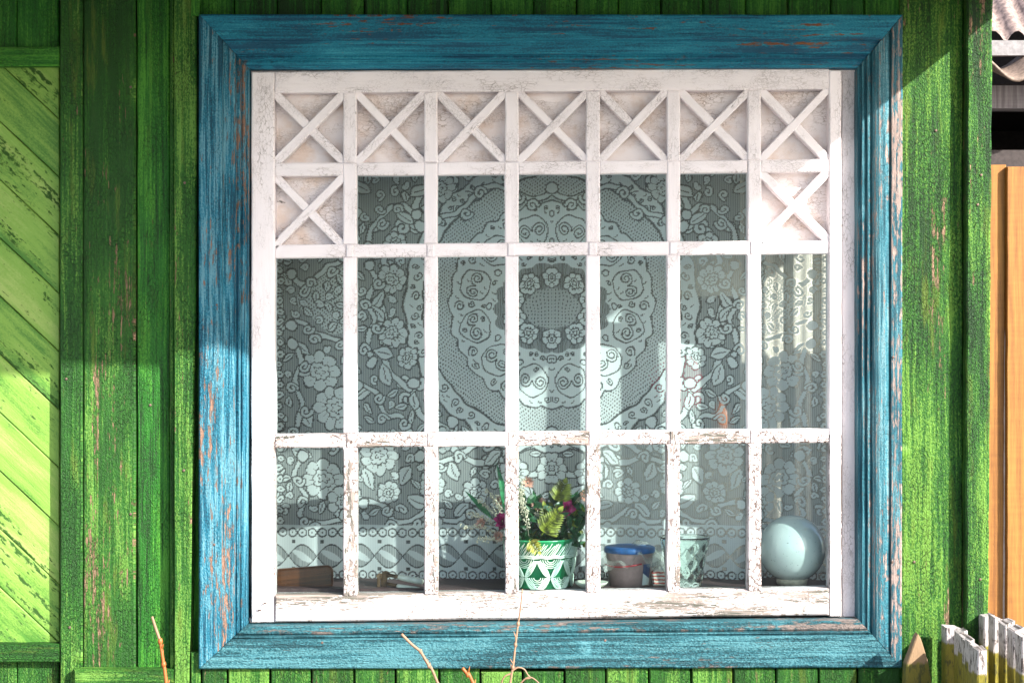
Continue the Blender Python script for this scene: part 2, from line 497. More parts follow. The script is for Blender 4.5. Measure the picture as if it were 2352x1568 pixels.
roof.box((XL - .2, -ED, ez), (1.268, -.03, ez + .03)); roof.box((XL - .2, -.0299, ez), (XR - .003, 3.5, ez + .03))
roof.box((XL - .2, -ED - .012, ez - .012), (1.268, -ED, ez + .09))
# corrugated sheet on top
cv = []; cf = []
nn = 150
for i in range(nn + 1):
    x = XL - .25 + (1.30 - XL + .2) * i / nn
    for (yy, zz) in ((-ED - .05, ez + .10), (-.03, ez + .62), (1.2, ez + 1.2), (3.5, ez + .10)):
        cv.append((x if yy < -.02 else min(x, XR), yy, zz + .018 * math.sin(i * 1.05)))
for i in range(nn):
    for j in (0, 1, 2):
        cf.append([i * 4 + j, i * 4 + 4 + j, i * 4 + 5 + j, i * 4 + 1 + j])
roof.add(cv, cf)
roof.build('roof', simple('greyed_roof_boards', (.3, .29, .29), .8), house)

# vertical cladding above and below the window, and beside the diagonal panel
cl = MB()
top_s = [452, 538, 637, 738, 837, 935, 1030, 1128, 1226, 1324, 1420, 1518, 1615, 1713, 1810, 1908, 1985, 2074]
for a, b in zip(top_s[:-1], top_s[1:]):
    cl.rect(a + 1.3, -80, b - 1.3, 44, .004 + random.uniform(-.002, .002), .03, bev=.003)
cl.build('upper_cladding', GREEN, house)
cl = MB()
bot_s = [460, 522, 620, 715, 813, 908, 1008, 1103, 1200, 1296, 1392, 1490, 1587, 1684, 1782, 1880, 1970, 2070]
for i, (a, b) in enumerate(zip(bot_s[:-1], bot_s[1:])):
    if i == 0: a = 462
    tp = 1532 if i not in (7, 8) else 1542
    cl.rect(a + 2.2, tp + random.uniform(-1, 2), b - 2.2, 2200, -.022 + random.uniform(-.0025, .0025), .05, bev=.003)
plabel(cl.build('lower_cladding', GREEN_WORN, house), 'row of vertical boards with badly flaked green paint')
cl = MB()
for a, b in ((-160, -62), (-60, 37.5), (39.5, 134.5)):
    cl.rect(a, -80, b, 112, .036, .03)
cl.build('side_cladding', GREEN, house)
cl = MB()
for a, b in ((-160, -62), (-60, 37.5), (39.5, 134.5)): cl.rect(a, 1515, b, 2200, .036, .03)
cl.build('side_cladding', GREEN_WORN, house)

# diagonal panel
def clip(poly, x0, x1, z0, z1):
    def cut(P, ins, inter):
        out = []
        for i in range(len(P)):
            a, b = P[i - 1], P[i]
            if ins(b):
                if not ins(a): out.append(inter(a, b))
                out.append(b)
            elif ins(a): out.append(inter(a, b))
        return out
    for ax, lim, sg in ((0, x0, 1), (0, x1, -1), (1, z0, 1), (1, z1, -1)):
        def inter(a, b):
            t = (lim - a[ax]) / (b[ax] - a[ax]); return (a[0] + t * (b[0] - a[0]), a[1] + t * (b[1] - a[1]))
        poly = cut(poly, lambda p: (p[ax] - lim) * sg >= 0, inter)
        if not poly: return []
    return poly
dg = MB()
sl = .94
seams = [-500 + 133.6 * i - 22 for i in range(20)]
yd = .042
for a, b in zip(seams[:-1], seams[1:]):
    x0, x1 = -420, 142
    pl = [(x0, a + sl * x0 + 1.2), (x1, a + sl * x1 + 1.2), (x1, b + sl * x1 - 1.2), (x0, b + sl * x0 - 1.2)]
    pl = clip(pl, -260, 136, 150, 1482)
    if len(pl) < 3: continue
    dg.prism([(X(p[0], yd), Z(p[1], yd)) for p in pl], yd + random.uniform(-.002, .002), .02, (1, -sl), bev=.002, jit=.0004)
plabel(dg.build('diagonal_cladding', LIME, house), 'panel of pale lime green boards laid diagonally')
b = MB(); b.rect(-260, 107, 136.5, 152, .014, .03, (1, 0)); b.build('batten', GREEN, house)
b = MB(); b.rect(-260, 1478, 136, 1520, .014, .03, (1, 0)); b.build('batten', GREEN_WORN, house)

# trim boards left of the window
b = MB(); b.rect(138, -80, 189, 2200, .012, .05); b.rect(190.5, -80, 311, 2200, .016, .05, bev=.004)
b.build('trim_board', GREEN_WORN, house)
b = MB(); b.rect(315.5, -80, 390, 2200, .021, .04); b.build('trim_board', GREEN, house)
b = MB()
b.rect(389.5, -80, 402, 2200, -.002, .06, bev=.004)
b.prism([(X(402.5), Z(-80)), (X(455), Z(-80)), (X(452), Z(700)), (X(437), Z(1568)), (X(434), Z(2200)), (X(402.5), Z(2200))], -.016, .07)
b.build('post', GREEN_WORN, house)
b = MB(); b.rect(438, 1497, 460, 2200, -.018, .05); b.build('trim_board', GREEN_WORN, house)
b = MB(); b.rect(438, -80, 462, 1500, .03, .03); b.build('trim_board', GREEN, house)
b = MB(); b.rect(168, 1537, 398, 1585, -.018, .05, (1, 0), bev=.005); plabel(b.build('ledge', GREEN_WORN, house), 'weathered horizontal ledge at the foot of the trim boards')
b = MB(); b.rect(438, -60, 458, 36, -.022, .05, bev=.006); b.build('trim_block', GREEN, house)

# right boards
b = MB()
b.prism([(X(2066), Z(-80)), (X(2211), Z(-80)), (X(2207), Z(2200)), (X(2064), Z(2200))], -.006, .06, bev=.002)
plabel(b.build('trim_board', GREEN_ROUGH, house), 'wide board of blistered green paint flaking to bare wood')
b = MB()
b.prism([(X(2220, -.03), Z(-80)), (X(2279, -.03), Z(-80)), (X(2268, -.03), Z(1568)), (X(2262, -.03), Z(2200)), (X(2214, -.03), Z(2200))], -.038, .1, bev=.004, jit=.0016)
b.build('corner_board', GREEN_ROUGH, house)
b = MB(); b.rect(2212, -80, 2236, 2200, .05, .02); b.build('trim_board', GREEN, house)

# ---------------------------------------------------------------- window
CX0, CX1 = 710., 1826.
def skew(qx, qy):
    """the old sash hangs slightly out of square: rows climb towards the right"""
    s0 = 7 + 6.5 * (qy - 210) / 1150.
    return qy - s0 * (qx - CX0) / (CX1 - CX0)
def spr(mb, q0, r0, q1, r1, yf, t, g, **kw):
    c = [(q0, r0), (q1, r0), (q1, r1), (q0, r1)]
    mb.prism([(X(a, yf), Z(skew(a, b_), yf)) for a, b_ in c], yf, t, g, **kw)
cols = [(631, 788), (819, 974), (1005, 1160), (1191, 1346), (1378, 1532), (1562, 1717), (1748, 1904)]
rows = [(214, 374), (404, 562), (592, 996), (1029, 1365)]
YS = .004
sash = MB()
def V(g=.0): return (0, 1)
spr(sash, 577, 164, 630.4, 1428, YS, .05, (0, 1), bev=.003)                    # left stile
spr(sash, 1904.6, 168, 1933, 1431, YS, .05, (0, 1), bev=.003)                  # right stile
spr(sash, 630.9, 164, 1904.2, 213, YS + .0012, .05, (1, 0), bev=.003)          # top rail
spr(sash, 630.9, 1366, 1904.2, 1427, YS - .006, .06, (1, 0), bev=.004)         # bottom rail
for i in range(6):
    a, b_ = cols[i][1], cols[i + 1][0]
    spr(sash, a, 213.3, b_, 375, YS + .002, .042, (0, 1), bev=.003)
    spr(sash, a + random.uniform(-1, 1), 375.4, b_ + random.uniform(-1, 1), 562, YS + .002, .042, (0, 1), bev=.003)
    spr(sash, a, 592, b_, 996, YS + .002, .042, (0, 1), bev=.003)
    spr(sash, a + random.uniform(-.8, .8), 1029, b_ + random.uniform(-.8, .8), 1370, YS - .008, .052, (0, 1), bev=.003)
    # short blocks where the bars cross
    for (ra, rb) in ((562.3, 591.7), (996.3, 1028.7)):
        spr(sash, a + 7, ra, b_ - 8, rb, YS + .001, .042, (0, 1), bev=.002)
for j in range(3):
    ra, rb = rows[j][1], rows[j + 1][0]
    for i in range(7):
        a, b_ = cols[i]
        if j == 0:
            spr(sash, a, ra, b_, rb, YS + .003, .042, (1, 0), bev=.003)
        else:
            spr(sash, a - (24 if i else 0), ra + random.uniform(-.8, .8), b_ + (7 if i < 6 else 0), rb + random.uniform(-.8, .8), YS + .0045 - (.0025 if j == 2 else 0), .04, (1, 0), bev=.003)
window = sash.build('window', WHITE, house)
plabel(window, 'white painted multi pane window sash set in a wide blue casing')
window.data.materials.append(WHITE_WORN); window.data.materials.append(WHITE_RAIL)
# the lower half of the sash has lost more paint
for p in window.data.polygons:
    if p.center.z < Z(990): p.material_index = 1
    if p.center.z < Z(1358) and p.center.x > X(632): p.material_index = 2
# jamb strip right of the sash and putty reveals
jb = MB()
jb.rect(1934, 160, 1972, 1432, .03, .03)
jb.rect(566, 150, 1985, 165, .022, .03, (1, 0))
jb.rect(560, 1418, 1990, 1442, .03, .05, (1, 0))
jb.build('jamb', white_paint('jamb_paint', .3, 1.0, (.80, .75, .78), ckc=(.2, .16, .15)), window)
# panes
pn = MB()
for j in range(1, 4):
    for i in range(7):
        if j == 1 and i in (0, 6): continue
        a, b_ = cols[i]; ra, rb = rows[j]
        yy = .031
        c = [(a - 4, rb + 4), (b_ + 4, rb + 4), (b_ + 4, ra - 4), (a - 4, ra - 4)]
        dx = random.uniform(-.0015, .0015); dz = random.uniform(-.0015, .0015)
        pts = [(X(q, yy), yy + dx * (1 if q > a + 10 else -1) + dz * (1 if r_ > ra + 10 else -1), Z(skew(q, r_), yy)) for q, r_ in c]
        pn.add(pts, [[0, 1, 2, 3]])
pn.build('window_pane', GLASS, window)
# cross panels
def cross_panel(i, j):
    a, b_ = cols[i]; ra, rb = rows[j]
    m = MB()
    spr(m, a - 6, ra - 6, b_ + 6, rb + 6, .047, .01, (1, 0), bev=.001)
    bars = MB()
    P = lambda q, r_, y: Vector((X(q, y), Z(skew(q, r_), y)))
    for k in (0, 1):
        y = .0085 if k == 0 else .0115
        p0 = P(a - 3, rb + 3, y) if k == 0 else P(a - 3, ra - 3, y)
        p1 = P(b_ + 3, ra - 3, y) if k == 0 else P(b_ + 3, rb + 3, y)
        d = (p1 - p0).normalized(); nrm = Vector((-d.y, d.x)) * random.uniform(.0098, .0113)
        sh = random.uniform(-.005, .005)
        bars.prism([p0 + nrm + d * .002, p1 + nrm + Vector((0, sh)), p1 - nrm + Vector((0, sh)), p0 - nrm], y, .03, (d.x, d.y), bev=.002)
    o = m.build('cross_panel', WHITE_PANEL, window)
    bars.build('lattice_bar', WHITE, window)
    return o
for i in range(7): cross_panel(i, 0)
cross_panel(0, 1); cross_panel(6, 1)
# blue casing, mitred, moulded profile (s outer->inner in photo units, y)
PROF = [(0, .06), (0, -.026), (1.2, -.031), (4, -.034), (30, -.036), (52, -.038), (55.5, -.037), (56.5, -.027), (60, -.026), (84, -.0255), (86, -.019), (88.5, -.0185), (91, -.022),
        (95, -.0225), (97, -.015), (99, -.0145), (101, -.018), (106, -.018), (108, -.011), (112.5, -.0105), (113.5, -.008), (114, .06)]
outer = [(461, 38), (2068, 39), (2066, 1528), (461, 1531)]
inner = [(574, 160), (1967, 158), (1968, 1418), (569, 1432)]
def casing(k, mat, prof, name='casing'):
    m = MB(); A, B = outer[k], outer[(k + 1) % 4]; a, b_ = inner[k], inner[(k + 1) % 4]
    L = Vector((B[0] - A[0], B[1] - A[1])).length * K; N = int(L / .05); seed = k * 11.3
    vs_ = []; us = []
    wmax = prof[-1][0]
    for i in range(N + 1):
        f = i / N
        for (s_, y) in prof:
            p0 = Vector((A[0] + (a[0] - A[0]) * s_ / wmax, A[1] + (a[1] - A[1]) * s_ / wmax))
            p1 = Vector((B[0] + (b_[0] - B[0]) * s_ / wmax, B[1] + (b_[1] - B[1]) * s_ / wmax))
            off = .55 / max(1, (p1 - p0).length)
            p = p0.lerp(p1, off + f * (1 - 2 * off))
            jx = nz(f * 40 + seed, s_ * .02) * .8
            q = (p.x + (jx if k % 2 else 0), p.y + (0 if k % 2 else jx))
            vs_.append((X(q[0]), y + nz(f * 25 + seed, s_ * .03, 5) * .0012, Z(q[1])))
            us.append(((q[1] if k % 2 else q[0]) * K, s_ * K + y))
    M = len(prof); F = []; U = []
    for i in range(N):
        for j in range(M - 1):
            q = [i * M + j, (i + 1) * M + j, (i + 1) * M + j + 1, i * M + j + 1]
            F.append(q); U.append([us[z] for z in q])
    for e in (list(range(M)), [N * M + j for j in range(M)][::-1]):
        F.append(e); U.append([us[z] for z in e])
    m.add(vs_, F, U, .1 + .2 * k)
    o = m.build(name, mat, window)
    # outward normals
    import bmesh
    bm = bmesh.new(); bm.from_mesh(o.data); bmesh.ops.recalc_face_normals(bm, faces=bm.faces); bm.to_mesh(o.data); bm.free()
    return o
PROFR = [(0, .06), (0, -.026), (1.2, -.031), (4, -.033), (16, -.034), (28, -.034), (30, -.033), (31, -.026), (35, -.026), (37, -.031), (46, -.036), (62, -.037), (70, -.034), (78, -.028), (80, -.020), (83, -.020),
         (85, -.025), (90, -.025), (92, -.016), (95, -.016), (97, -.019), (103, -.019), (105, -.011), (112.5, -.0105), (113.5, -.008), (114, .06)]
casing(0, BLUE, PROF); casing(1, BLUE_PALE, PROFR)
PROFB = [(0, .06), (0, -.026), (1.2, -.031), (4, -.034), (28, -.036), (36, -.0345), (44, -.036), (66, -.038), (68, -.037), (69, -.03), (71, -.030), (72.5, -.034), (75, -.034), (76.5, -.026), (78, -.026),
         (80, -.03), (83, -.031), (97, -.029), (98, -.025), (99, .06)]
casing(2, BLUE_LOW, PROFB); casing(3, BLUE_LEFT, PROF)
# bent nails in the lower left of the stile
NAIL = simple('rusty_iron', (.18, .12, .10), .6, metal=.5)
for (qx, qy) in ((592, 1402), (604, 1386)):
    m = MB(); p = W(qx, qy, YS)
    m.tube([p + Vector((0, .01, 0)), p + Vector((.004, -.012, .002)), p + Vector((.010, -.022, .005))], .0022, 8)
    m.lathe([(.0001, -.001), (.0042, -.0008), (.0042, .0008), (.0001, .001)], p + Vector((.0105, -.0225, .0055)), 10)
    m.build('nail', NAIL, window)
for (qx, qy, y) in ((300, 200, .014), (300, 1180, .014), (152, 870, .010), (160, 1440, .010), (345, 930, .019), (424, 420, -.018), (422, 1080, -.018), (2150, 300, -.008), (2100, 1290, -.009), (2246, 470, -.040), (2252, 1330, -.040), (2254, 402, -.040), (500, 1500, -.022), (1390, 1470, -.038), (740, 1475, -.038), (2050, 1290, -.037), (2052, 820, -.037), (1500, 66, -.037), (900, 70, -.037), (498, 700, -.037), (492, 1250, -.037)):
    m = MB(); m.lathe([(.0034, 0), (.003, -.0015), (.0018, -.002), (.0001, -.002)], (0, 0, 0), 10)
    m.v = [(a + X(qx, y), y + c_ + .0012, b_ + Z(qy, y)) for a, b_, c_ in m.v]
    m.build('nail_head', NAIL, house)
# inner sill board
b = MB(); b.box((wx0 - .02, .056, Z(1358) - .03), (wx1 + .02, .42, Z(1358)))
sill = b.build('window_sill', DARKWOOD, window)
SZ = Z(1358)

# ---------------------------------------------------------------- lace curtain
def build_lace():
    st = 1.35
    cx = 1268.
    qx = np.arange(560, cx + st * .5, st); qy = np.arange(370, 1346, st)
    gx, gy = np.meshgrid(qx, qy)
    ox = 2.0 * np.sin(gy / 13. + 1.3 * np.sin(gx / 29.)) + 1.4 * np.sin(gy / 7.1 + gx / 11.)
    oy = 2.0 * np.sin(gx / 14. + 1.7 * np.sin(gy / 31.)) + 1.4 * np.sin(gx / 6.3 - gy / 9.)
    fade = np.clip((cx - gx) / 30., 0, 1) * np.clip((1200 - gy) / 20., 0, 1)
    raw_x = gx
    gx = np.floor((gx + ox * fade) / 2.7) * 2.7; gy = gy + oy * fade
    SOLID, HOLE, NET = .95, .10, .44
    V = np.full(gx.shape, NET)
    V += np.where((np.floor((raw_x - raw_x[0, 0]) / (st * 1.5)) % 2) == 0, .10, -.10)
    honey = lambda m: None
    # honeycomb texture
    hx = np.sin(gx * 2 * np.pi / 10.8); hy = np.sin(gy * 2 * np.pi / 8.4)
    hc = np.where(hx * hy > .25, .16, .80)
    ell = np.hypot((gx - cx) / 300., (gy - 700) / 300.) 
    ang = np.arctan2(gy - 700, gx - cx)
    rr = ell * 300
    lim_in = 232 + 9 * np.abs(np.cos(ang * 14)); lim_out = 303 + 0 * ang
    band = (rr > 300) & (rr < 330 + 12 * np.abs(np.cos(ang * 12)))
    V = np.where((rr > lim_in) & (rr < lim_out), hc, V)
    V = np.where(rr <= lim_in - 3, SOLID, V)
    V = np.where((rr > lim_in - 3) & (rr <= lim_in + 1), HOLE, V)
    V = np.where(band, SOLID, V); V = np.where((np.abs(rr - 298) < 2.6) | (np.abs(rr - (333.5 + 12 * np.abs(np.cos(ang * 12)))) < 2.4), HOLE, V)
    # triangle of mesh in the side panels
    tri = (np.abs(gy - 690) < (790 - gx) * -1 * 0 + (gx - 672) * .95) & (gx < 800) & (gx > 660) & (np.abs(gy - 690) < 75)
    V = np.where(tri, hc, V)
    def win(x0, x1, y0, y1):
        i0 = max(0, int((x0 - qx[0]) / st)); i1 = min(len(qx), int((x1 - qx[0]) / st) + 2)
        j0 = max(0, int((y0 - qy[0]) / st)); j1 = min(len(qy), int((y1 - qy[0]) / st) + 2)
        return (slice(j0, j1), slice(i0, i1)) if i1 > i0 and j1 > j0 else None
    def put(sl_, d, edge=3.8):
        v = V[sl_]
        v = np.where((d > 0) & (d < edge), HOLE, v)
        V[sl_] = np.where(d <= 0, SOLID, v)
    def linefield(pts, pad):
        P = np.array(pts); s_ = win(P[:, 0].min() - pad, P[:, 0].max() + pad, P[:, 1].min() - pad, P[:, 1].max() + pad)
        if s_ is None: return None, None
        x = gx[s_]; y = gy[s_]; d = np.full(x.shape, 1e9)
        for a, b in zip(P[:-1], P[1:]):
            e = b - a; L2 = (e * e).sum() + 1e-9
            tt = np.clip(((x - a[0]) * e[0] + (y - a[1]) * e[1]) / L2, 0, 1)
            d = np.minimum(d, np.hypot(x - a[0] - tt * e[0], y - a[1] - tt * e[1]))
        return s_, d
    def stroke(pts, w=5.5, edge=3.2):
        s_, d = linefield(pts, w + 6)
        if s_ is not None: put(s_, d - w, edge)
    def carve(pts, w=1.9):
        s_, d = linefield(pts, 5)
        if s_ is not None: V[s_] = np.where(d < w, HOLE, V[s_])
    def spiral(x, y, r, a0, turns, hand=1, n=26):
        return [(x + r * (1 - .82 * i / n) * math.cos(a0 + hand * turns * 6.283 * i / n), y + r * (1 - .82 * i / n) * math.sin(a0 + hand * turns * 6.283 * i / n)) for i in range(n + 1)]
    def ball(x, y, r):
        s_ = win(x - r - 6, x + r + 6, y - r - 6, y + r + 6)
        if s_ is not None: put(s_, np.hypot(gx[s_] - x, gy[s_] - y) - r)
    def flower(x, y, r, n=9, inner=True, a0=0.):
        s_ = win(x - r - 8, x + r + 8, y - r - 8, y + r + 8)
        if s_ is None: return
        dx = gx[s_] - x; dy = gy[s_] - y; rho = np.hypot(dx, dy); th = np.arctan2(dy, dx) + a0
        put(s_, rho - r * (.74 + .26 * np.sqrt(np.abs(np.cos(n * th / 2)))))
        v = V[s_]
        v = np.where((np.abs(np.cos(n * th / 2)) * rho < 3.2) & (rho > r * .48) & (rho < r * .86), HOLE, v)
        v = np.where((np.abs(np.sin(n * th / 2)) * rho < 1.6) & (rho > r * .5) & (rho < r * .7), HOLE, v)
        v = np.where(np.abs(rho - r * (.40 + .1 * np.abs(np.sin(n * th / 2 + .6)))) < 1.5, HOLE, v)
        if inner:
            v = np.where((np.abs(rho - r * (.2 + .06 * np.cos(5 * th))) < 1.5), HOLE, v)
        V[s_] = v
    def leaf(x, y, L, w, a):
        s_ = win(x - L, x + L, y - L, y + L)
        if s_ is None: return
        dx = gx[s_] - x; dy = gy[s_] - y
        u = dx * math.cos(a) + dy * math.sin(a); v_ = -dx * math.sin(a) + dy * math.cos(a)
        d = np.abs(v_) - w * np.clip(1 - (2 * u / L) ** 2, -1, 1)
        d = np.where(np.abs(u) > L / 2, np.maximum(d, np.abs(u) - L / 2), d)
        put(s_, d)
        V[s_] = np.where((np.abs(v_) < 1.2) & (np.abs(u) < L * .33), HOLE, V[s_])
    def ring(x, y, r):
        s_ = win(x - r - 4, x + r + 4, y - r - 4, y + r + 4)
        if s_ is None: return
        rho = np.hypot(gx[s_] - x, gy[s_] - y); v = V[s_]
        v = np.where(rho < r + 1.5, SOLID, v); v = np.where(np.abs(rho - r) < 1.7, HOLE, v)
        V[s_] = np.where(rho < 2.2, HOLE, v)
    # medallion
    e = np.hypot((gx - cx) / 128., (gy - 708) / 98.); th = np.arctan2((gy - 708) / 98., (gx - cx) / 128.)
    rim = 1 + .07 * np.abs(np.cos(th * 9))
    V[:] = np.where(e < rim, .30 + .12 * ((np.floor(gx / (st * 2)) % 2) == 0), V)
    for k in range(10):
        a = k * 2 * math.pi / 10 + .314
        flower(cx + 92 * math.cos(a), 708 + 70 * math.sin(a), 23, 7, True, a)
    sq = np.where((np.sin(gx * 2 * np.pi / 8.) > .1) & (np.sin(gy * 2 * np.pi / 8.) > .1), .12, .62)
    V[:] = np.where(np.hypot((gx - cx) / 66., (gy - 708) / 46.) < 1, sq, V)
    # concentric rings of scrolls carved in the round solid body
    pe = lambda a_, r_: (cx + r_ * math.cos(a_), 702 + r_ * math.sin(a_))
    for k in range(6):
        a_ = math.pi / 2 + (k + .5) * math.pi / 6; x_, y_ = pe(a_, 178 if abs(math.cos(a_)) < .8 else 184); r_ = 36
        carve([(x_ + r_ * math.cos(j * .3), y_ + r_ * math.sin(j * .3)) for j in range(22)], 1.5)
        tx, ty = -math.sin(a_), math.cos(a_)
        for s2 in (-1, 1): carve(spiral(x_ + s2 * tx * 17, y_ + s2 * ty * 17, 16.5, a_ + math.pi / 2 + (0 if s2 < 0 else math.pi), 1.9, s2), 1.6)
        b1 = a_ + math.pi / 12
        x_, y_ = pe(b1, 212); carve(spiral(x_, y_, 13, b1, 1.5, 1), 1.7)
        x_, y_ = pe(b1, 148); carve([(x_ + 7 * math.cos(j * .6), y_ + 7 * math.sin(j * .6)) for j in range(12)], 1.5)
    for k in range(22):
        a_ = math.pi / 2 + (k + .5) * math.pi / 22
        x_, y_ = pe(a_, 314); carve(spiral(x_, y_, 11, a_, 1.3, 1 if k % 2 else -1), 1.6)
    rs_ = random.Random(9)
    for k in range(9000):
        x_ = rs_.uniform(930, cx - 2); y_ = rs_.uniform(375, 1030); r_ = rs_.choice((11, 9, 8, 6)) if k < 4000 else rs_.choice((6, 5, 4.4))
        q_ = math.hypot(x_ - cx, y_ - 700)
        if q_ > 345 or 232 < q_ < 300 or np.hypot((x_ - cx) / 137., (y_ - 708) / 106.) < 1: continue
        s_ = win(x_ - r_ - 1, x_ + r_ + 1, y_ - r_ - 1, y_ + r_ + 1)
        if s_ is None or (V[s_] < .6).any(): continue
        if r_ > 5.5: carve(spiral(x_, y_, r_, rs_.uniform(0, 6), 1.3, rs_.choice((-1, 1))), 1.5)
        else: carve([(x_ - r_ * .6, y_ - r_ * .6), (x_, y_ + r_ * .3), (x_ + r_ * .7, y_ + r_ * .5)], 1.3)
    # C-scroll garland round the body
    for k in range(9):
        a = math.pi / 2 + (k + .5) * math.pi / 9
        R0 = 372 + (8 if k % 2 else -4)
        p = lambda aa, r_: (cx + r_ * math.cos(aa), 700 + r_ * math.sin(aa))
        arc = [p(a + (f - .5) * .36, R0 + 26 * math.sin(math.pi * f)) for f in np.linspace(0, 1, 12)]
        stroke(arc, 6.5)
        for f, h in ((0, 1), (1, -1)):
            q_ = p(a + (f - .5) * .32, R0 - 14); ball(q_[0], q_[1], 12)
            q_ = p(a + (f - .5) * .46, R0 + 18); stroke(spiral(q_[0], q_[1], 16, a, 1.1, h), 3.6)
    rs_ = random.Random(9)
    for k in range(5000):
        x_ = rs_.uniform(1010, cx - 3); y_ = rs_.uniform(470, 935); r_ = rs_.choice((13, 11, 9, 7, 6, 5)) if k < 2500 else rs_.choice((7, 6, 5))
        if np.hypot((x_ - cx) / 150., (y_ - 708) / 122.) < 1 or math.hypot(x_ - cx, y_ - 700) > 230: continue
        s_ = win(x_ - r_ - 2, x_ + r_ + 2, y_ - r_ - 2, y_ + r_ + 2)
        if s_ is None or (V[s_] < .6).any(): continue
        if r_ > 7: carve(spiral(x_, y_, r_, rs_.uniform(0, 6), 1.5, rs_.choice((-1, 1))), 1.6)
        else: carve([(x_ + (r_ - 2) * math.cos(j * .7), y_ + (r_ - 2) * math.sin(j * .7)) for j in range(10)], 1.4)
    # roses, leaves and tendrils on the net ground
    for (x, y, r, n_) in [f_ for f_ in ((898, 642, 33, 9), (901, 764, 33, 9), (936, 820, 25, 8), (733, 852, 46, 8), (770, 936, 50, 10), (742, 1100, 47, 8), (792, 1152, 40, 9),
                          (868, 1046, 44, 9), (1010, 1010, 30, 9), (700, 430, 40, 9), (905, 560, 26, 8), (1010, 430, 34, 9), (1180, 1085, 34, 9), (1268, 1075, 36, 10), (640, 560, 34, 8), (1090, 1130, 30, 8), (990, 1110, 30, 8), (890, 1130, 26, 8), (1268, 415, 26, 8)) if math.hypot(f_[0] - cx, f_[1] - 700) > 335 + f_[2] * .6 or f_[0] < 940]:
        flower(x, y, r, n_)
    for (x, y, L, w, a) in [f_ for f_ in ((868, 690, 44, 11, 2.1), (866, 720, 44, 11, .9), (878, 812, 50, 12, .3), (884, 862, 50, 13, 1.3), (958, 880, 40, 10, .8), (985, 905, 44, 10, -.4), (950, 920, 40, 10, 1.7),
                            (690, 800, 46, 11, .7), (800, 820, 46, 11, -.8), (700, 960, 50, 13, 1.0), (830, 905, 44, 11, -.6), (690, 1040, 50, 12, .5), (845, 1100, 50, 13, 1.2), (930, 1090, 52, 13, 2.0),
                            (960, 1150, 52, 14, .5), (1040, 1080, 48, 12, 1.1), (1130, 1050, 46, 12, -.7), (1210, 1130, 46, 12, .6), (1060, 1170, 46, 12, 2.4), (1150, 1160, 46, 12, .2), (930, 500, 46, 12, .5), (860, 520, 44, 11, 2.2),
                            (960, 440, 46, 12, -.4), (830, 430, 50, 12, .4), (770, 470, 44, 11, 1.3), (1075, 415, 44, 11, .9), (1140, 430, 40, 10, -.7), (720, 500, 44, 11, -.5), (655, 640, 40, 10, .9)) if math.hypot(f_[0] - cx, f_[1] - 700) > 360]:
        leaf(x, y, L, w, a)
    for S in ([(845, 600), (858, 640), (845, 690), (856, 740), (842, 790), (855, 840)], [(664, 620), (690, 655), (720, 640), (752, 610), (790, 600)], [(664, 740), (700, 742), (730, 770), (770, 778), (800, 800)],
              [(668, 780), (690, 830), (676, 880), (694, 930), (678, 980), (690, 1020)], [(815, 880), (860, 900), (885, 950), (920, 960), (940, 1000)], [(690, 1040), (676, 1090), (700, 1140), (690, 1185), (730, 1200), (790, 1190)],
              [(830, 1150), (880, 1160), (905, 1195), (950, 1190), (990, 1160)], [(1000, 1190), (1050, 1196), (1090, 1170), (1130, 1196), (1190, 1190), (1268, 1165)], [(840, 560), (870, 500), (920, 470), (960, 500)],
              [(560, 420), (640, 470), (680, 520), (760, 540), (820, 500)], [(1000, 500), (1060, 480), (1110, 430), (1180, 440), (1230, 460), (1268, 440)], [(960, 1040), (1000, 1060), (1060, 1040), (1110, 1010), (1180, 1030), (1268, 1000)]):
        pts = [(v_.x, v_.y) for v_ in bez([(a, b_, 0) for a, b_ in S], 8)]
        stroke(pts, 4.6)
        e_, f_ = pts[0], pts[-1]
        ball(e_[0] + 3, e_[1] + 8, 11); ball(f_[0] - 3, f_[1] - 8, 11)
        for k in range(1, len(S) - 1):
            stroke(spiral(S[k][0] + (9 if k % 2 else -9), S[k][1] + 12, 13, 0, 1.2, 1 if k % 2 else -1), 2.8)
    # small curls and buds fill the net ground
    rs_ = random.Random(4)
    for k in range(3000):
        x_ = rs_.uniform(575, 1262); y_ = rs_.uniform(385, 1195)
        if math.hypot(x_ - cx, y_ - 700) < 345: continue
        s_ = win(x_ - 12, x_ + 12, y_ - 12, y_ + 12)
        if s_ is None or (V[s_] > .8).mean() > .05: continue
        if rs_.random() < .5: stroke(spiral(x_, y_, rs_.choice((10.5, 8)), rs_.uniform(0, 6), 1.1, rs_.choice((-1, 1))), 2.6, 2.6)
        else: leaf(x_, y_, 26, 6.5, rs_.uniform(0, 3.14))
    # side border: chain of rings and waved leaves
    for y in np.arange(380, 1205, 24): ring(641, y, 9)
    s_ = win(560, 628, 370, 1205)
    ww = np.sin(gy[s_] * 2 * np.pi / 92.)
    d = np.abs(gx[s_] - 600 - 18 * ww)
    V[s_] = np.where(d < 9, SOLID, np.where(d < 12.5, HOLE, V[s_]))
    # lower borders
    s_ = win(560, cx + 2, 1206, 1346); V[s_] = SOLID - .05
    for y, r in ((1222, 9.5), (1320, 9)):
        for x in np.arange(cx % 23 , cx + 12, 23): ring(x, y, r)
    s_ = win(560, cx + 2, 1240, 1310)
    x = gx[s_]; y = gy[s_]; P_ = 66.
    w1 = 1276 + 26 * np.sin(x * 2 * np.pi / P_ / 2.); w2 = 1276 - 26 * np.sin(x * 2 * np.pi / P_ / 2.)
    lo = np.minimum(w1, w2); hi = np.maximum(w1, w2)
    inside = (y > lo) & (y < hi)
    v = V[s_]
    v = np.where(inside, .42 + .16 * ((np.floor(x / (st * 2)) % 2) == 0), v)
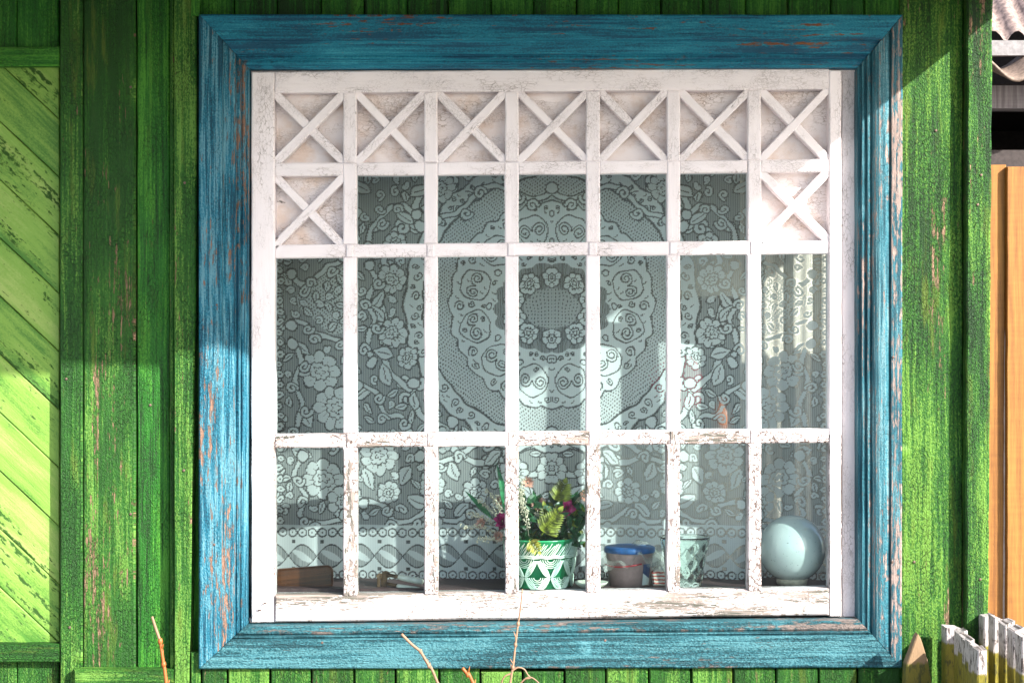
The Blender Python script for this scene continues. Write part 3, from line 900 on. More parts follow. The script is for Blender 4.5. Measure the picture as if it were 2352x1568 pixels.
    ph = ((x + P_ / 2 * 0) % P_) / P_ - .5
    lf = np.abs((y - 1276) - ph * 34) < 9 * np.clip(1 - (ph / .42) ** 2, 0, 1) + 0
    v = np.where(inside & lf, SOLID, v)
    v = np.where((np.abs(y - w1) < 1.8) | (np.abs(y - w2) < 1.8), HOLE, v)
    V[s_] = v
    for x in np.arange(cx % 66, cx + 5, 66):
        for y in (1243, 1305):
            s_ = win(x - 3, x + 3, y - 3, y + 3)
            if s_ is not None: V[s_] = HOLE
    col_ = (np.floor((raw_x - raw_x[0, 0]) / (st * 1.5)) % 2) == 0
    V = np.where(V < .2, np.where(col_, .20, .04), V)
    V = np.clip(V + np.where(col_, .04, -.08), .06, .96)
    V2 = np.concatenate([V, V[:, -2::-1]], axis=1)
    QX = np.concatenate([qx, 2 * qx[-1] - qx[-2::-1]])
    ny, nx = V2.shape
    yb = .25
    GX, GY = np.meshgrid(QX, qy)
    # hanging folds, deeper at the right where the cloth is gathered
    amp = .006 + .005 * np.clip((GY - 950) / 300, 0, 1) + .010 * np.clip((GX - 1400) / 350, 0, 1) * np.clip((GY - 700) / 500, .25, 1) + .008 * np.clip((GX - 1740) / 60, 0, 1)
    Y = yb + amp * np.sin(GX / 31. + .6 * np.sin(GY / 190.)) + .004 * np.sin(GX / 83. + GY / 240.)
    # hem pushed up and creased by the things on the sill
    Y += .006 * np.clip((GY - 1000) / 300, 0, 1) * np.sin(GX / 17. + GY / 70.) * np.clip((GX - 1330) / 150, 0, 1)
    PX = (GX - 1176) * K * (DC + yb) / DC; PZ = (784 - GY) * K * (DC + yb) / DC
    co = np.stack([PX, Y, PZ], -1).reshape(-1, 3)
    me = bpy.data.meshes.new('lace_curtain')
    idx = np.arange(nx * ny).reshape(ny, nx)
    q = np.stack([idx[1:, :-1], idx[1:, 1:], idx[:-1, 1:], idx[:-1, :-1]], -1).reshape(-1, 4)
    me.vertices.add(nx * ny); me.vertices.foreach_set('co', co.astype(np.float32).ravel())
    me.loops.add(q.size); me.loops.foreach_set('vertex_index', q.astype(np.int32).ravel())
    me.polygons.add(len(q)); me.polygons.foreach_set('loop_start', np.arange(0, q.size, 4, dtype=np.int32))
    me.polygons.foreach_set('use_smooth', np.ones(len(q), dtype=bool))
    me.update(calc_edges=True)
    at = me.attributes.new('lace', 'FLOAT', 'POINT'); at.data.foreach_set('value', V2.astype(np.float32).ravel())
    me.materials.append(LACE)
    o = bpy.data.objects.new('lace_curtain', me); COL.objects.link(o)
    return o
tag(build_lace(), 'white floral lace curtain hanging behind the window panes', 'curtain')

# ---------------------------------------------------------------- things on the sill
YI = .10
# varnished board
bd = MB()
pts = [(600, 1368), (600, 1310), (640, 1306.5), (700, 1302), (744, 1298.5)]
for k in range(7):
    a = R(95 - k * 15); pts.append((750 + 15 * math.cos(a), 1313 - 15 * math.sin(a)))
pts += [(764, 1340), (763, 1360)]
bd.prism([(X(a, YI), min(Z(b_, YI), 9)) for a, b_ in [(p[0], min(p[1], 1357)) for p in pts][1:]] + [(X(600, YI), SZ + .001)], YI, .016, (1, .1), bev=.004, jit=0)
tag(bd.build('wooden_board', VARNISH), 'varnished brown board with a rounded corner standing on the sill', 'board')
# pliers-like tool with white handles
tool = thing('hand_tool', 'rusty hinged metal tool with two white handles lying on the sill', 'tool', W(880, 1355, .09))
RUST = simple('brown_metal', (.12, .075, .045), .5, .3, metal=.6)
m = MB(); yt = .085
m.prism([(X(a, yt), Z(b_, yt)) for a, b_ in ((866, 1356), (865, 1324), (868, 1317), (876, 1316), (877, 1324), (873, 1332), (873, 1356))], yt, .008, bev=.001, jit=0)
m.prism([(X(a, yt), Z(b_, yt)) for a, b_ in ((874, 1356), (874, 1328), (877, 1314), (885, 1312), (893, 1315), (893, 1326), (888, 1330), (887, 1356))], yt + .012, .01, bev=.001, jit=0)
m.tube([W(868.5, 1323, yt - .004), W(868.5, 1323, yt + .024)], .0045, 10)
m.tube([W(888, 1319, yt + .01), W(905, 1322, yt + .008), W(922, 1326, yt + .006)], .0048, 8)
m.tube([W(886, 1339, yt + .01), W(900, 1342, yt + .006), W(920, 1346, yt + .003)], .0048, 8)
m.build('hinge', RUST, tool)
HAND = simple('white_plastic', (.62, .63, .56), .35, .08)
for a, b_ in ((W(914, 1324, yt + .006), W(973, 1336, yt)), (W(911, 1346, yt + .003), W(971, 1357, yt - .012))):
    m = MB(); P = [a.lerp(b_, f) for f in (0, .03, .2, .6, .85, .95, .99, 1.0)]
    m.tube(P, [.0045, .0065, .0075, .0082, .0085, .007, .0045, .0015], 14); m.build('handle', HAND, tool, True)

# flower pot with macrame cover
py_ = .115
PC = W(1241, 1357, py_); PC.z = SZ
PR0, PR1, PH = .078, .091, .118
pot = thing('flower_pot', 'green flower pot in a knotted white macrame cover', 'pot', PC)
m = MB(); m.lathe([(PR0, .0), (PR1, PH), (PR1 + .003, PH + .002), (PR1 + .003, PH + .005), (PR1 - .003, PH + .005), (PR1 - .005, PH - .012), (.0005, PH - .014)], PC + Vector((0, 0, .001)), 56)
m.build('pot_body', simple('green_plastic', (.015, .25, .10), .3, .1), pot, True)
mc = MB()
def pr(z): return PR0 + (PR1 - PR0) * z / PH + .0035
def onpot(th, z, o=0): r = pr(z) + o; return PC + Vector((r * math.cos(th), r * math.sin(th), z))
def cord(p, r=.00135): mc.tube([onpot(a, z, o) for a, z, o in p], r, 5)
U = 8; D_ = 2 * math.pi / U
for k in range(U):
    t0 = -math.pi / 2 + D_ * (k + .36)          # knot centre
    # leaves of parallel cords, four per knot
    for sx in (-1, 1):
        for sz, zc, dz in ((1, .030, .042), (-1, .030, -.034)):
            for j in range(5):
                o = (j - 2) * 1.25
                A = (t0 + sx * .015, zc + sz * (.002)); B = (t0 + sx * D_ * .5, zc + dz)
                pts = []
                for f in np.linspace(0, 1, 7):
                    bulge = math.sin(math.pi * f) ** .8 * .0046 * o
                    pts.append((A[0] + (B[0] - A[0]) * f, max(.002, A[1] + (B[1] - A[1]) * f + bulge), .001))
                cord(pts)
    # hanging loops between the leaves
    for j in range(4):
        rr = .009 + j * .0055
        for zc, s_ in ((.076, -1), (.030, -1)):
            tc = t0 if zc > .05 else t0 + D_ * .5
            cord([(tc + rr * 1.05 / .09 * math.cos(a), zc + s_ * rr * .85 * math.sin(a), 0) for a in np.linspace(0, math.pi, 9)], .0012)
    for z in (.080, .0845): cord([(t0 - D_ / 2 + D_ * f, z + .0012 * math.sin(f * 12.6), .002) for f in np.linspace(0, 1, 9)], .0021)
for k in range(110):                             # slanted fringe below the rim
    th = 2 * math.pi * k / 110 + random.uniform(-.02, .02)
    cord([(th, .086, .001), (th + .10, .098, .002), (th + .22 + random.uniform(-.03, .03), .112 + random.uniform(-.004, .006), .002)], .0011)
for k in range(10):
    th = -.25 + random.uniform(-.1, .1); z = .108 + k * .001
    cord([(th, z, 0), (th + .06, z + .01, .008), (th + .02, z + .016 + random.random() * .006, .018)], .0011)
mc.build('macrame_cover', simple('white_cord', (.50, .64, .55), .8, .1), pot)

# bouquet
bq = thing('flower_bouquet', 'bouquet of artificial flowers, ferns and long leaves standing in the green pot', 'flowers', PC + Vector((0, 0, PH)))
LEAF_D = simple('dark_leaf', (.012, .07, .02), .4, .3); LEAF_B = simple('blade_leaf', (.012, .16, .055), .4, .25)
FERN = simple('fern_leaf', (.2, .225, .025), .5, .4); PINK = simple('magenta_petal', (.42, .012, .13), .5, .3)
PALE = simple('pale_pink_petal', (.5, .24, .18), .6, .35); CREAM = simple('cream_bud', (.62, .56, .42), .6, .2)
STEM = simple('flower_stem', (.04, .075, .02), .6, .3)
root = PC + Vector((0, 0, PH - .02))
st_ = MB()
def stem(q, r=.0013):
    e = Vector(q); st_.tube(bez([root + Vector((random.uniform(-.03, .03), random.uniform(-.02, .02), 0)), root.lerp(e, .55) + Vector((random.uniform(-.008, .008), 0, .012)), e], 5), r, 5)
# blade leaves
for (b0, t0, w) in (((1168, 1200), (1140, 1062), .010), ((1130, 1190), (1066, 1125), .007), ((1188, 1210), (1182, 1100), .008), ((1195, 1225), (1168, 1140), .009), ((1210, 1240), (1250, 1120), .002), ((1225, 1240), (1276, 1150), .002)):
    m = MB(); m.leaf(W(*b0, py_), W(*t0, py_ + random.uniform(-.02, .01)), w, (.3, -1, .1), .05, 9, .75, .35); m.build('blade_leaf', LEAF_B, bq); stem(W(*b0, py_), .002)
# ferns
def fern(base, tip, L, n=8, y=None):
    m = MB(); y = py_ - .045 if y is None else y
    a = W(*base, y); b_ = W(*tip, y - .01); d = (b_ - a); sd = d.cross(Vector((0, -1, 0))).normalized()
    m.tube([a, a.lerp(b_, .5) + Vector((0, -.004, 0)), b_], .0009, 5)
    for i in range(n):
        f = .12 + .8 * i / n; p = a.lerp(b_, f); l = L * (1 - .55 * f) 
        for s_ in (-1, 1):
            m.leaf(p, p + sd * s_ * l + d.normalized() * l * .55 + Vector((0, -.006 + random.uniform(-.004, .004), 0)), l * .19, (0, -1, .3), .12, 5, .85, .2)
    m.leaf(b_ - d * .08, b_ + d * .2, L * .2, (0, -1, .3), .1); m.build('fern_leaf', FERN, bq); stem(a, .0012)
fern((1280, 1156), (1298, 1106), .034, 8); fern((1244, 1228), (1286, 1172), .036, 9, py_ - .06); fern((1215, 1240), (1238, 1268), .024, 5, py_ - .098); fern((1300, 1205), (1350, 1165), .028, 6, py_ - .03); fern((1262, 1215), (1250, 1160), .026, 7)
# broad dark leaves filling the middle
m = MB()
for k in range(170):
    a = Vector((X(random.uniform(1195, 1340), py_), py_ + random.uniform(-.05, .05), Z(random.uniform(1150, 1250), py_)))
    a.x = min(a.x, X(1325, py_))
    d = Vector((random.uniform(-1, 1), random.uniform(-.7, .4), random.uniform(-.4, 1))).normalized() * random.uniform(.022, .06)
    m.leaf(a, a + d, random.uniform(.006, .011), (random.uniform(-.5, .5), -1, .5), .15, 5)
m.build('leaf_cluster', LEAF_D, bq)
for k in range(22):
    m = MB()
    a = Vector((X(random.uniform(1215, 1345), py_), py_ + random.uniform(-.06, .02), Z(random.uniform(1150, 1262), py_)))
    d = Vector((random.uniform(-1, 1), random.uniform(-.7, .2), random.uniform(-.6, .9))).normalized() * random.uniform(.015, .032)
    m.leaf(a, a + d, random.uniform(.005, .009), (random.uniform(-.5, .5), -1, .5), .15, 5); m.build('leaf', FERN, bq)
# roses
def rose(q, r, y):
    m = MB(); c = W(*q, y)
    for ring_, n_, tilt in ((0, 3, 1.2), (1, 4, .75), (2, 5, .35)):
        for k in range(n_):
            a = 6.283 * k / n_ + ring_
            d = Vector((math.cos(a) * math.cos(tilt), -.35 + .1 * ring_, math.sin(a) * math.cos(tilt) + .35)).normalized()
            m.leaf(c + d * r * .1, c + d * r, r * .5, (-d.x, -1, .2), .28, 6, .55, .3)
    m.build('rose', PINK, bq); stem(c + Vector((0, .005, -.004)))
rose((1300, 1166), .028, py_ - .04); rose((1153, 1196), .024, py_ - .03)
# pale ray flowers
def ray(q, r, y, tilt=0.0):
    m = MB(); c = W(*q, y); ax = Vector((math.sin(tilt), -1, .35)).normalized(); u = ax.cross(Vector((0, 0, 1))).normalized(); v = ax.cross(u)
    for k in range(26):
        a = 6.283 * k / 26 + random.uniform(-.08, .08); d = u * math.cos(a) + v * math.sin(a)
        m.leaf(c + d * r * .15, c + d * r * random.uniform(.85, 1.05) + ax * r * .35, r * .09, ax, .05, 4, .6, .2)
    for k in range(14):
        a = random.uniform(0, 6.28); rr = random.uniform(0, .25) * r
        m.blob(c + (u * math.cos(a) + v * math.sin(a)) * rr + ax * r * .25, r * .08, 5)
    m.build('ray_flower', PALE, bq); stem(c)
for a in (((1238, 1157), .022, py_ - .02, 0), ((1212, 1108), .019, py_, .3), ((1252, 1176), .017, py_ - .01, .2), ((1342, 1140), .018, py_ - .01, .4), ((1106, 1202), .018, py_ - .02, -.7), ((1152, 1150), .017, py_, -.3), ((1146, 1232), .018, py_ - .03, -.4), ((1250, 1200), .014, py_ - .03, 0)): ray(*a)
# sprigs of small buds
def sprig(base, tip, y):
    m = MB(); a = W(*base, y); b_ = W(*tip, y - .02); P = bez([a, a.lerp(b_, .5) + Vector((0, 0, .006)), b_], 8)
    m.tube(P, .0007, 4)
    for i, p in enumerate(P):
        if i < 3: continue
        for k in range(4):
            o = Vector((random.uniform(-1, 1), random.uniform(-1, 1), random.uniform(-.4, 1))).normalized() * random.uniform(.004, .011)
            m.blob(p + o, random.uniform(.0016, .0026), 5, (1, 1, 1.3))
    m.build('bud_sprig', CREAM, bq); stem(a, .0009)
for a in (((1150, 1225), (1062, 1212), py_ - .02), ((1150, 1215), (1078, 1180), py_ - .01), ((1155, 1205), (1100, 1150), py_), ((1160, 1200), (1120, 1125), py_), ((1158, 1248), (1100, 1240), py_ - .03), ((1200, 1200), (1198, 1098), py_ - .01),
          ((1205, 1190), (1192, 1130), py_ - .03), ((1240, 1210), (1234, 1180), py_ - .02), ((1300, 1200), (1345, 1130), py_ - .02), ((1155, 1210), (1140, 1140), py_ - .01), ((1215, 1230), (1200, 1150), py_ - .05)): sprig(*a)
st_.build('stem', STEM, bq)

# saucer
m = MB(); c = W(1358, 1357, .072); c.z = SZ + .001
m.lathe([(.028, 0), (.040, .010), (.043, .014), (.041, .0145), (.03, .004), (.0005, .003)], c, 40)
tag(m.build('saucer', simple('cream_ceramic', (.55, .58, .48), .25, .06), None, True), 'small cream saucer on the sill beside the green pot', 'saucer')

# bucket with blue lid
yb_ = .125
c = W(1446, 1357, yb_); c.z = SZ + .001
bk = thing('plastic_bucket', 'pinkish translucent bucket with blue lid and thin red handle', 'bucket', c)
m = MB(); m.lathe([(.052, 0), (.0615, .085), (.063, .086), (.063, .09), (.06, .09)], c, 48)
m.build('bucket_body', simple('pinkish_plastic', (.30, .22, .22), .35, .06), bk, True)
m = MB(); m.lathe([(.0645, .084), (.0655, .086), (.0655, .096), (.062, .0985), (.03, .1), (.0005, .1)], c, 48)
m.build('lid', simple('blue_plastic', (.006, .07, .22), .45, .15), bk, True)
m = MB(); m.tube([c + Vector((.0655 * math.cos(a), .0655 * math.sin(a) - .002, .074 - .022 * abs(math.cos((a + math.pi / 2) * .5 + .35)) ** 3)) for a in np.linspace(-2.9, -1.15, 16)], .0022, 6)
m.build('handle', simple('red_plastic', (.25, .012, .02), .4, .1), bk, True)
m = MB(); lv = []; lf_ = []
for i in range(9):
    a = -1.0 + i * .06
    for z in (.004, .02, .04, .058): 
        r = .052 + .0095 * z / .085 + .0012; lv.append(c + Vector((r * math.cos(a), r * math.sin(a), z)))
for i in range(8):
    for j in range(3): lf_.append([i * 4 + j, i * 4 + 4 + j, i * 4 + 5 + j, i * 4 + 1 + j])
m.add(lv, lf_)
t = NT('blue_white_label'); cc = t.objco(); sp_ = t.new('ShaderNodeSeparateXYZ'); t.l.new(cc, sp_.inputs[0])
t.set(col=t.mix(t.step(t.math('ADD', sp_.outputs[2], t.math('MULTIPLY', sp_.outputs[0], .9)), SZ + .027 + .9 * (c.x + .04), SZ + .029 + .9 * (c.x + .04)), (.45, .5, .5), (.015, .04, .12)), rough=.4)
m.build('sticker', t.m, bk)
# red and white packet
m = MB(); yk = .10
m.prism([(X(a, yk), max(Z(b_, yk), SZ + .001)) for a, b_ in ((1500, 1358), (1497, 1316), (1512, 1302), (1548, 1308), (1546, 1358))], yk, .03, (0, 1), bev=.004, jit=.001)
t = NT('printed_paper'); cc = t.objco(); sp_ = t.new('ShaderNodeSeparateXYZ'); t.l.new(cc, sp_.inputs[0])
zz = t.math('SUBTRACT', sp_.outputs[2], SZ)
sn = t.math('SINE', t.math('ADD', t.math('MULTIPLY', zz, 700.), t.math('MULTIPLY', t.noise(cc, (90, 90, 90), 2), 5)))
red = t.math('MULTIPLY', t.step(sn, .0, .3), t.math('SUBTRACT', 1., t.step(zz, .036, .040)))
t.set(col=t.mix(red, (.6, .56, .5), (.4, .07, .05)), rough=.5)
tag(m.build('paper_packet', t.m), 'crumpled red and white striped packet between the bucket and glass vase', 'packet')
# clear plastic bag draped over bucket
m = MB(); bv = []; bf = []
n1, n2 = 26, 14
for i in range(n1):
    for j in range(n2):
        qx_ = 1386 + 168 * i / (n1 - 1); f = j / (n2 - 1)
        topq = 1248 + 14 * math.sin(i * .33) + 34 * max(0, (i - 10) / 16)
        y = yb_ + .06 - .135 * f; 
        q = topq + (f ** 1.5) * (42 + 12 * math.sin(i * .9))
        p = W(qx_, q, y); p += Vector((0, nz(i * .6, j * .6) * .012, nz(i * .5, j * .7, 3) * .008)); bv.append(p)
for i in range(n1 - 1):
    for j in range(n2 - 1): bf.append([i * n2 + j, i * n2 + j + 1, (i + 1) * n2 + j + 1, (i + 1) * n2 + j])
m.add(bv, bf)
t = NT('clear_plastic')
tr = t.new('ShaderNodeBsdfTransparent'); tr.inputs[0].default_value = (.95, .97, .95, 1)
gl = t.new('ShaderNodeBsdfGlossy'); gl.inputs['Roughness'].default_value = .15
df = t.new('ShaderNodeBsdfDiffuse'); df.inputs[0].default_value = (.5, .52, .48, 1)
m1 = t.new('ShaderNodeMixShader'); m1.inputs[0].default_value = .5; m2 = t.new('ShaderNodeMixShader')
lw = t.new('ShaderNodeLayerWeight'); lw.inputs[0].default_value = .3
t.l.new(gl.outputs[0], m1.inputs[1]); t.l.new(df.outputs[0], m1.inputs[2])
t.l.new(t.math('ADD', t.math('MULTIPLY', lw.outputs[1], .5), .12), m2.inputs[0]); t.l.new(tr.outputs[0], m2.inputs[1]); t.l.new(m1.outputs[0], m2.inputs[2]); t.l.new(m2.outputs[0], t.out.inputs[0])
tag(m.build('plastic_bag', t.m, None, True), 'crumpled clear plastic bag draped over the blue bucket lid', 'bag')

# cut glass vase
yv = .105
c = W(1573, 1357, yv); c.z = SZ + .001
m = MB(); H = .126
po = []
for i in range(19):
    f = i / 18; po.append((.043 + .022 * f ** 1.3, .0 + H * f))
pin = [(r - .006, max(z, .012)) for r, z in reversed(po)]
def facet(r, z, th, i):
    if i >= 19: return r
    f = z / H
    if f > .84: return r
    a = th * 10 / (2 * math.pi)
    u = (a + f * 3.2) % 1.0; v = (a - f * 3.2) % 1.0
    return r - .003 * (max(0, 1 - min(u, 1 - u) * 5) + max(0, 1 - min(v, 1 - v) * 5)) + .0008 * math.cos(a * 6.283)
m.lathe(po + pin + [(.0005, .012)], c, 112, facet)
t = NT('cut_glass'); t.set(col=(.85, .94, .9), rough=.03, trans=1.0, ior=1.35)
tag(m.build('glass_vase', t.m, None, True), 'cut glass vase with diamond facets standing on the sill', 'vase')

# opal globe
yg = .135
c = W(1819, 1259, yg); gr = .086
gl_ = thing('globe_shade', 'round white opal glass lamp globe at the right end of the sill', 'lampshade', Vector((c.x, c.y, SZ)))
m = MB()
m.lathe([(gr * math.cos(a), gr * math.sin(a)) for a in np.linspace(-1.1, math.pi / 2 - .001, 40)], c, 64)
t = NT('opal_glass'); cc = t.objco()
rs = t.step(t.noise(cc, (9, 9, 24), 4, .6), .6, .75)
low = t.math('SUBTRACT', 1., t.step(t.new('ShaderNodeSeparateXYZ').outputs[2], 0, 1))
t.set(col=t.mix(t.math('MULTIPLY', rs, .5), t.mix(t.step(t.noise(cc, (170, 170, 170), 2), .68, .72), (.40, .46, .455), (.22, .23, .22)), (.36, .30, .2)), rough=.12, sss=.0, coat=.4)
m.build('globe', t.m, gl_, True)
m = MB(); zb = c.z + gr * math.sin(-1.1)
m.lathe([(.038, SZ + .001 - c.z), (.04, gr * math.sin(-1.1) + .004), (.036, gr * math.sin(-1.1) + .008)], c, 40)
m.build('collar', simple('cream_collar', (.5, .46, .36), .4), gl_, True)

# ---------------------------------------------------------------- dim room seen through the lace
cb = MB(); PAINT = simple('cream_furniture_paint', (.62, .58, .5), .5)
yc = .85
def rb(q0, r0, q1, r1, ya, yb2): a = W(q0, r0, ya); b_ = W(q1, r1, ya); cb.box((a.x, ya, b_.z), (b_.x, yb2, a.z))
rb(1530, 560, 1780, 680, yc, yc + .3)
rb(1340, 1000, 1780, 1010, yc - .03, yc + .3)
rb(1340, 1010.5, 1780, 1560, yc, yc + .3)
rb(1740, 680.5, 1780, 999.5, yc, yc + .3)
cb_o = cb.build('cupboard', PAINT)
tag(cb_o, 'cream painted cupboard dimly visible in the room behind the lace', 'cupboard')
m = MB(); c = W(1548, 900, yc + .1)
for k in range(9): m.blob(c + Vector((random.uniform(-.05, .05), random.uniform(-.03, .03), random.uniform(-.09, .07))), random.uniform(.035, .06), 12)
tag(m.build('red_cloth', simple('crimson_cloth', (.45, .01, .06), .8), None, True), 'crimson cloth bundle glimpsed behind the lace', 'cloth')
m = MB(); c = W(1660, 999, yc + .1)
m.lathe([(.025, 0), (.035, .03), (.034, .07), (.02, .10), (.022, .115)], c, 24)
tag(m.build('orange_jug', simple('orange_glaze', (.30, .085, .02), .4), None, True), 'orange jug glimpsed behind the lace on the cupboard', 'jug')
m = MB(); dv = []; df_ = []
for i in range(60):
    q = 1700 + 260 * i / 59
    for z in (.75, 0, -.75): dv.append((X(q, .62), .62 + .006 * math.sin(i * .85) + .008 * math.sin(i * .37), z))
for i in range(59):
    for j in (0, 1): df_.append([i * 3 + j, i * 3 + 1 + j, i * 3 + 4 + j, i * 3 + 3 + j])
m.add(dv, df_)
tag(m.build('inner_drape', simple('cream_cloth', (.40, .375, .33), .9, .05), None, True), 'pale sunlit drape hanging behind the lace at the right', 'drape')

# ---------------------------------------------------------------- dry stems in front of the wall
TW1 = wood('orange_twig', (.38, .12, .025), (.24, .06, .012), .5, 0, 2); TW2 = wood('pale_twig', (.33, .2, .13), (.2, .11, .065), .6, 0, 2)
def twig(pts, r0, r1, label, y, mats=(TW2, TW1), split=1, extra=()):
    P = [W(a, b_, y) for a, b_ in pts]
    last = P[-1] + (P[-1] - P[-2]).normalized() * .3; last.z = min(last.z, -1.15)
    P2 = P + [last, Vector((last.x + .01, y, -1.5))]
    o = thing('dry_stem', label, 'stem', P2[-1], 'dry vine stems in front of the wall')
    a = bez(P2[:split + 1], 6); b_ = bez(P2[split:], 6)
    r0 *= .82
    n_ = len(a) + len(b_); f = 0
    m = MB(); m.tube(a, [r1 + (r0 - r1) * i / n_ for i in range(len(a))], 8); m.build('tip', mats[0], o, True)
    m = MB(); m.tube(b_, [r1 + (r0 - r1) * (i + len(a)) / n_ for i in range(len(b_))], 8)
    for k in range(split, len(P2) - 1): m.blob(P2[k], r0 * 1.25, 8, (1, 1, 1.5))
    for k in range(5):
        i_ = random.randrange(2, len(b_) - 2) if len(b_) > 5 else 1
        d_ = Vector((random.uniform(-1, 1), random.uniform(-1, .2), random.uniform(.6, 1.4))).normalized()
        m.tube([b_[i_], b_[i_] + d_ * .006, b_[i_] + d_ * .013 + Vector((0, 0, .004))], [.0022, .0018, .0005], 6)
    for e in extra: m.tube(bez([W(q[0], q[1], y + (q[2] if len(q) > 2 else 0)) for q in e], 8), [.0022 * (1 - .5 * i / (8 * len(e))) for i in range((len(e) - 1) * 8 + 1)], 6)
    m.build('cane', mats[1], o, True)
twig([(349, 1415), (357, 1440), (368, 1472), (376, 1525), (383, 1575)], .006, .003, 'orange dry stem in front of the green trim boards', -.32, split=2)
twig([(922, 1455), (945, 1478), (966, 1495), (985, 1528), (1007, 1572)], .0042, .0032, 'bare slanting dry stem crossing the left half of the lower casing', -.3, (TW2, TW2), 2)
twig([(1062, 1533), (1074, 1548), (1090, 1575)], .005, .004, 'short stub of dry stem below the casing', -.3, (TW1, TW1), 1)
twig([(1200, 1352), (1195, 1400), (1190, 1432), (1184, 1480), (1178, 1532), (1170, 1580)], .0042, .0016, 'tall thin dry stem with curled tendrils in front of the casing', -.28, (TW2, TW2), 2,
     [[(1176, 1545), (1160, 1552), (1153, 1565), (1152, 1585)], [(1176, 1540), (1190, 1532), (1204, 1536), (1212, 1548), (1218, 1556), (1206, 1558)], [(1190, 1585), (1198, 1566), (1216, 1554), (1236, 1566), (1246, 1585)]])

# ---------------------------------------------------------------- picket fences
def picket(mb, x, y, ztop, wy, tx, slant=0.0, chip=0.0):
    """one pale seen edge on: width along y, thickness along x, running down to the ground"""
    s = random.random() * 9; N = 14; z0 = -1.5; vs_ = []; F = []; U = []
    b = .003
    cs = [(-tx / 2 + b, -wy / 2), (tx / 2 - b, -wy / 2), (tx / 2, -wy / 2 + b), (tx / 2, wy / 2 - b), (tx / 2 - b, wy / 2), (-tx / 2 + b, wy / 2), (-tx / 2, wy / 2 - b), (-tx / 2, -wy / 2 + b)]
    for i in range(N + 1):
        z = z0 + (ztop - z0) * (1 - (1 - i / N) ** 1.6)
        for k, (a, c_) in enumerate(cs):
            j = .0016 * nz(z * 30 + s, k * .8)
            vs_.append((x + a + j, y + c_ + j, z + (slant * (a / tx) * .02 + nz(s, k * .7) * .004 if i == N else 0)))
    for i in range(N):
        for k in range(8):
            k2 = (k + 1) % 8; q = [i * 8 + k, i * 8 + k2, (i + 1) * 8 + k2, (i + 1) * 8 + k]
            F.append(q); U.append([(vs_[j][2], vs_[j][0] + vs_[j][1]) for j in q])
    F.append([N * 8 + k for k in range(8)]); U.append([(0, vs_[N * 8 + k][0]) for k in range(8)])
    mb.add(vs_, F, U)
def fence(label, items, group=None):
    x, y = items[0][0], items[0][1]
    o = thing('picket_fence', label, 'fence', (x, y, -1.5), group)
    for it in items:
        m = MB(); picket(m, *it); m.build('picket', PICKET, o)
    m = MB()
    ys = [i[1] for i in items]; xm = [i[0] for i in items]
    for z in (-1.05,): m.box((min(xm) + .018, min(ys) - .04, z - .03), (min(xm) + .045, max(ys) + .04, z + .03))
    m.build('rail', OLDWOOD, o)
FG = 'weathered picket fence rows beside the house corner'
it = []
for k, (q, qt, y, tx) in enumerate(((2184, 1438, -.07, .036), (2207, 1447, -.15, .022), (2215, 1459, -.21, .02), (2224, 1466, -.26, .018), (2232, 1474, -.31, .02), (2241, 1482, -.36, .022), (2250, 1487, -.42, .022))):
    it.append((X(q, y), y, Z(qt, y), .05, tx, random.uniform(-.5, .5)))
fence('weathered white and mustard picket row, the lower one nearer the window', it, FG)
it = []
for k, (q, qt, y, tx) in enumerate(((2266, 1412, -.06, .027), (2289, 1417, -.16, .027), (2312, 1426, -.26, .025), (2332, 1441, -.36, .024), (2352, 1457, -.46, .027), (2377, 1470, -.56, .025), (2402, 1484, -.66, .025))):
    it.append((X(q, y), y, Z(qt, y), .055, tx, random.uniform(-.6, .6)))
fence('weathered white and mustard picket row, the taller one by the orange planks', it, FG)
pf = thing('fence_picket', 'pointed mustard painted pale standing alone under the casing corner', 'picket', (X(2105, -.12), -.12, -1.5))
m = MB(); yp = -.13
m.prism([(X(a, yp), Z(b_, yp)) for a, b_ in ((2078, 1560), (2080, 1525), (2104, 1461), (2109, 1455), (2116, 1466), (2134, 1520), (2140, 1560), (2140, 2160), (2078, 2160))], yp, .03, bev=.003, tilt=lambda x, z: (x - X(2109, yp)) * .25)
def pm():
    t = NT('mustard_picket_paint'); c = t.coords(); ob = t.objco(); sp = t.new('ShaderNodeSeparateXYZ'); t.l.new(ob, sp.inputs[0])
    nzz = t.noise(c, (30, 90, 1), 5, .7)
    up = t.step(t.math('ADD', sp.outputs[2], t.math('MULTIPLY', nzz, .02)), -.775, -.765)
    t.set(col=t.mix(up, t.mix(t.step(nzz, .45, .62), (.14, .12, .012), (.055, .055, .012)), (.22, .14, .075)), rough=.7); t.bump(nzz, .8, .003); return t.m
m.build('pale', pm(), pf)
m = MB(); yp2 = -.20
m.prism([(X(a, yp2), Z(b_, yp2)) for a, b_ in ((2128, 1600), (2130, 1580), (2146, 1590), (2150, 2160), (2128, 2160))], yp2, .02, bev=.003)
m.build('rail_stub', pm(), pf)

# new plank fence
o = thing('plank_fence', 'fence of new orange brown planks right of the house corner', 'fence', (X(2330, .1), .1, -1.5))
for (q0, q1, qt, y) in ((2240, 2311, 379, .10), (2313, 2420, 383, .082), (2424, 2520, 381, .10)):
    m = MB()
    tilt_ = -8 if q0 < 2300 else 0
    m.prism([(X(q0, y), Z(qt, y)), (X(q1, y), Z(qt, y)), (X(q1 + tilt_, y), Z(1500, y)), (X(q1 + tilt_, y), -1.5), (X(q0, y), -1.5)], y, .02, bev=.002)
    m.build('plank', NEWWOOD, o)
for z in (-.9, .1):
    m = MB(); m.box((X(2260), .125, z), (X(2600), .16, z + .08)); m.build('rail', OLDWOOD, o)

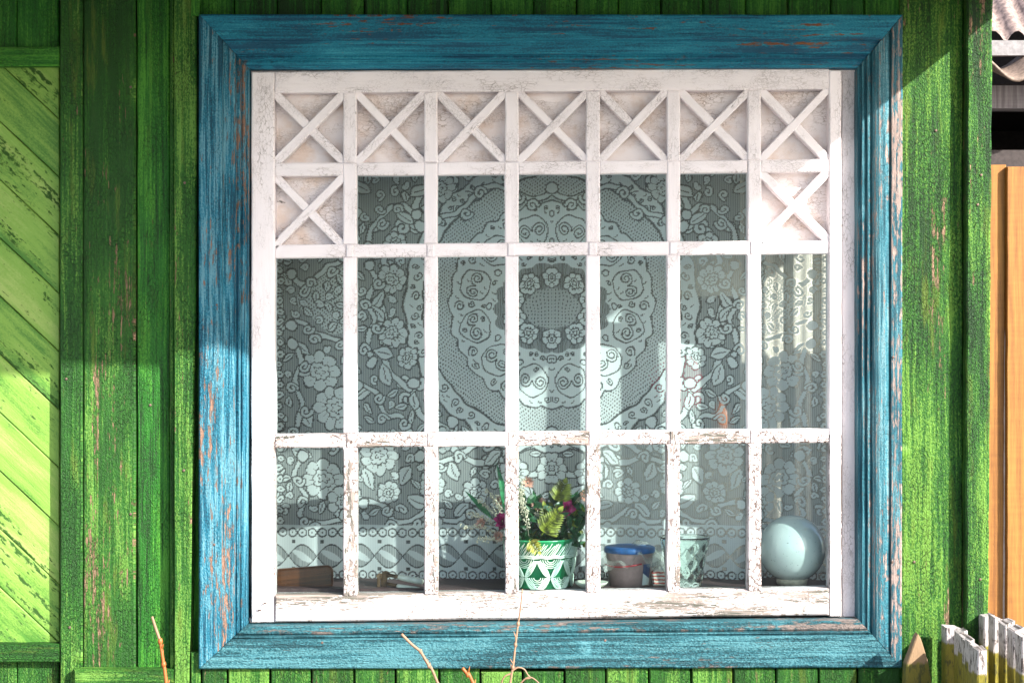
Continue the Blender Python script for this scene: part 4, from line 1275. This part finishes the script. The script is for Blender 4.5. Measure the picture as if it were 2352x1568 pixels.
# shed in the background
ys = 2.6
sh = thing('shed', 'shed with corrugated roofing and a dark opening behind the plank fence', 'shed', (X(2400, ys), ys, -1.5))
GREYB = wood('weathered_beam', (.3, .27, .28), (.14, .12, .13), .8)
TIN = simple('pale_roofing', (.27, .20, .18), .6, .25); SLATE = simple('brown_slate_sheet', (.20, .145, .115), .7, .2)
m = MB(); cv = []; cf = []
x0 = X(2200, ys); 
for i in range(161):
    x = x0 + 2.4 * i / 160
    for k, (yy, zz) in enumerate(((ys + .0, Z(100, ys)), (ys + 1.6, Z(100, ys) + 1.3))): cv.append((x, yy + .0, zz + .05 * abs(math.sin(i * .5))))
for i in range(160): cf.append([i * 2, i * 2 + 2, i * 2 + 3, i * 2 + 1])
m.add(cv, cf); m.build('roof', TIN, sh, True)
m = MB(); m.box((x0, ys - .06, Z(133, ys)), (x0 + 2.4, ys - .03, Z(99, ys))); m.build('fascia', simple('white_fascia', (.22, .21, .22), .6), sh)
m = MB(); cv = []; cf = []
for i in range(161):
    x = x0 + 2.4 * i / 160; w = .045 * math.sin(i * .33 + 1.3)
    cv += [(x, ys - .28, Z(178, ys) + w), (x, ys + .02, Z(134, ys) + w * .8), (x, ys - .28, Z(178, ys) + w - .014), (x, ys + .02, Z(134, ys) + w * .8 - .014)]
for i in range(160):
    a = i * 4; cf += [[a, a + 4, a + 5, a + 1], [a + 2, a + 3, a + 7, a + 6], [a, a + 2, a + 6, a + 4]]
m.add(cv, cf); m.build('roofing_sheet', SLATE, sh, True)
m = MB(); m.box((x0, ys - .04, Z(252, ys)), (x0 + 2.4, ys + .06, Z(200, ys))); m.build('beam', GREYB, sh)
m = MB()
m.box((x0, ys + 1.5, -1.5), (x0 + 2.4, ys + 1.6, Z(100, ys) + 1.15)); m.box((x0, ys + .07, -1.5), (x0 + .06, ys + 1.5, Z(110, ys))); m.box((x0 + 2.34, ys + .07, -1.5), (x0 + 2.4, ys + 1.5, Z(110, ys)))
m.box((x0 + .06, ys - .02, -1.5), (x0 + 2.34, ys + .05, Z(346, ys)))
m.box((x0 + .06, ys + .05, Z(200, ys)), (x0 + 2.34, ys + 1.5, Z(190, ys)))
m.build('wall', simple('dark_shed_wood', (.05, .04, .04), .9), sh)
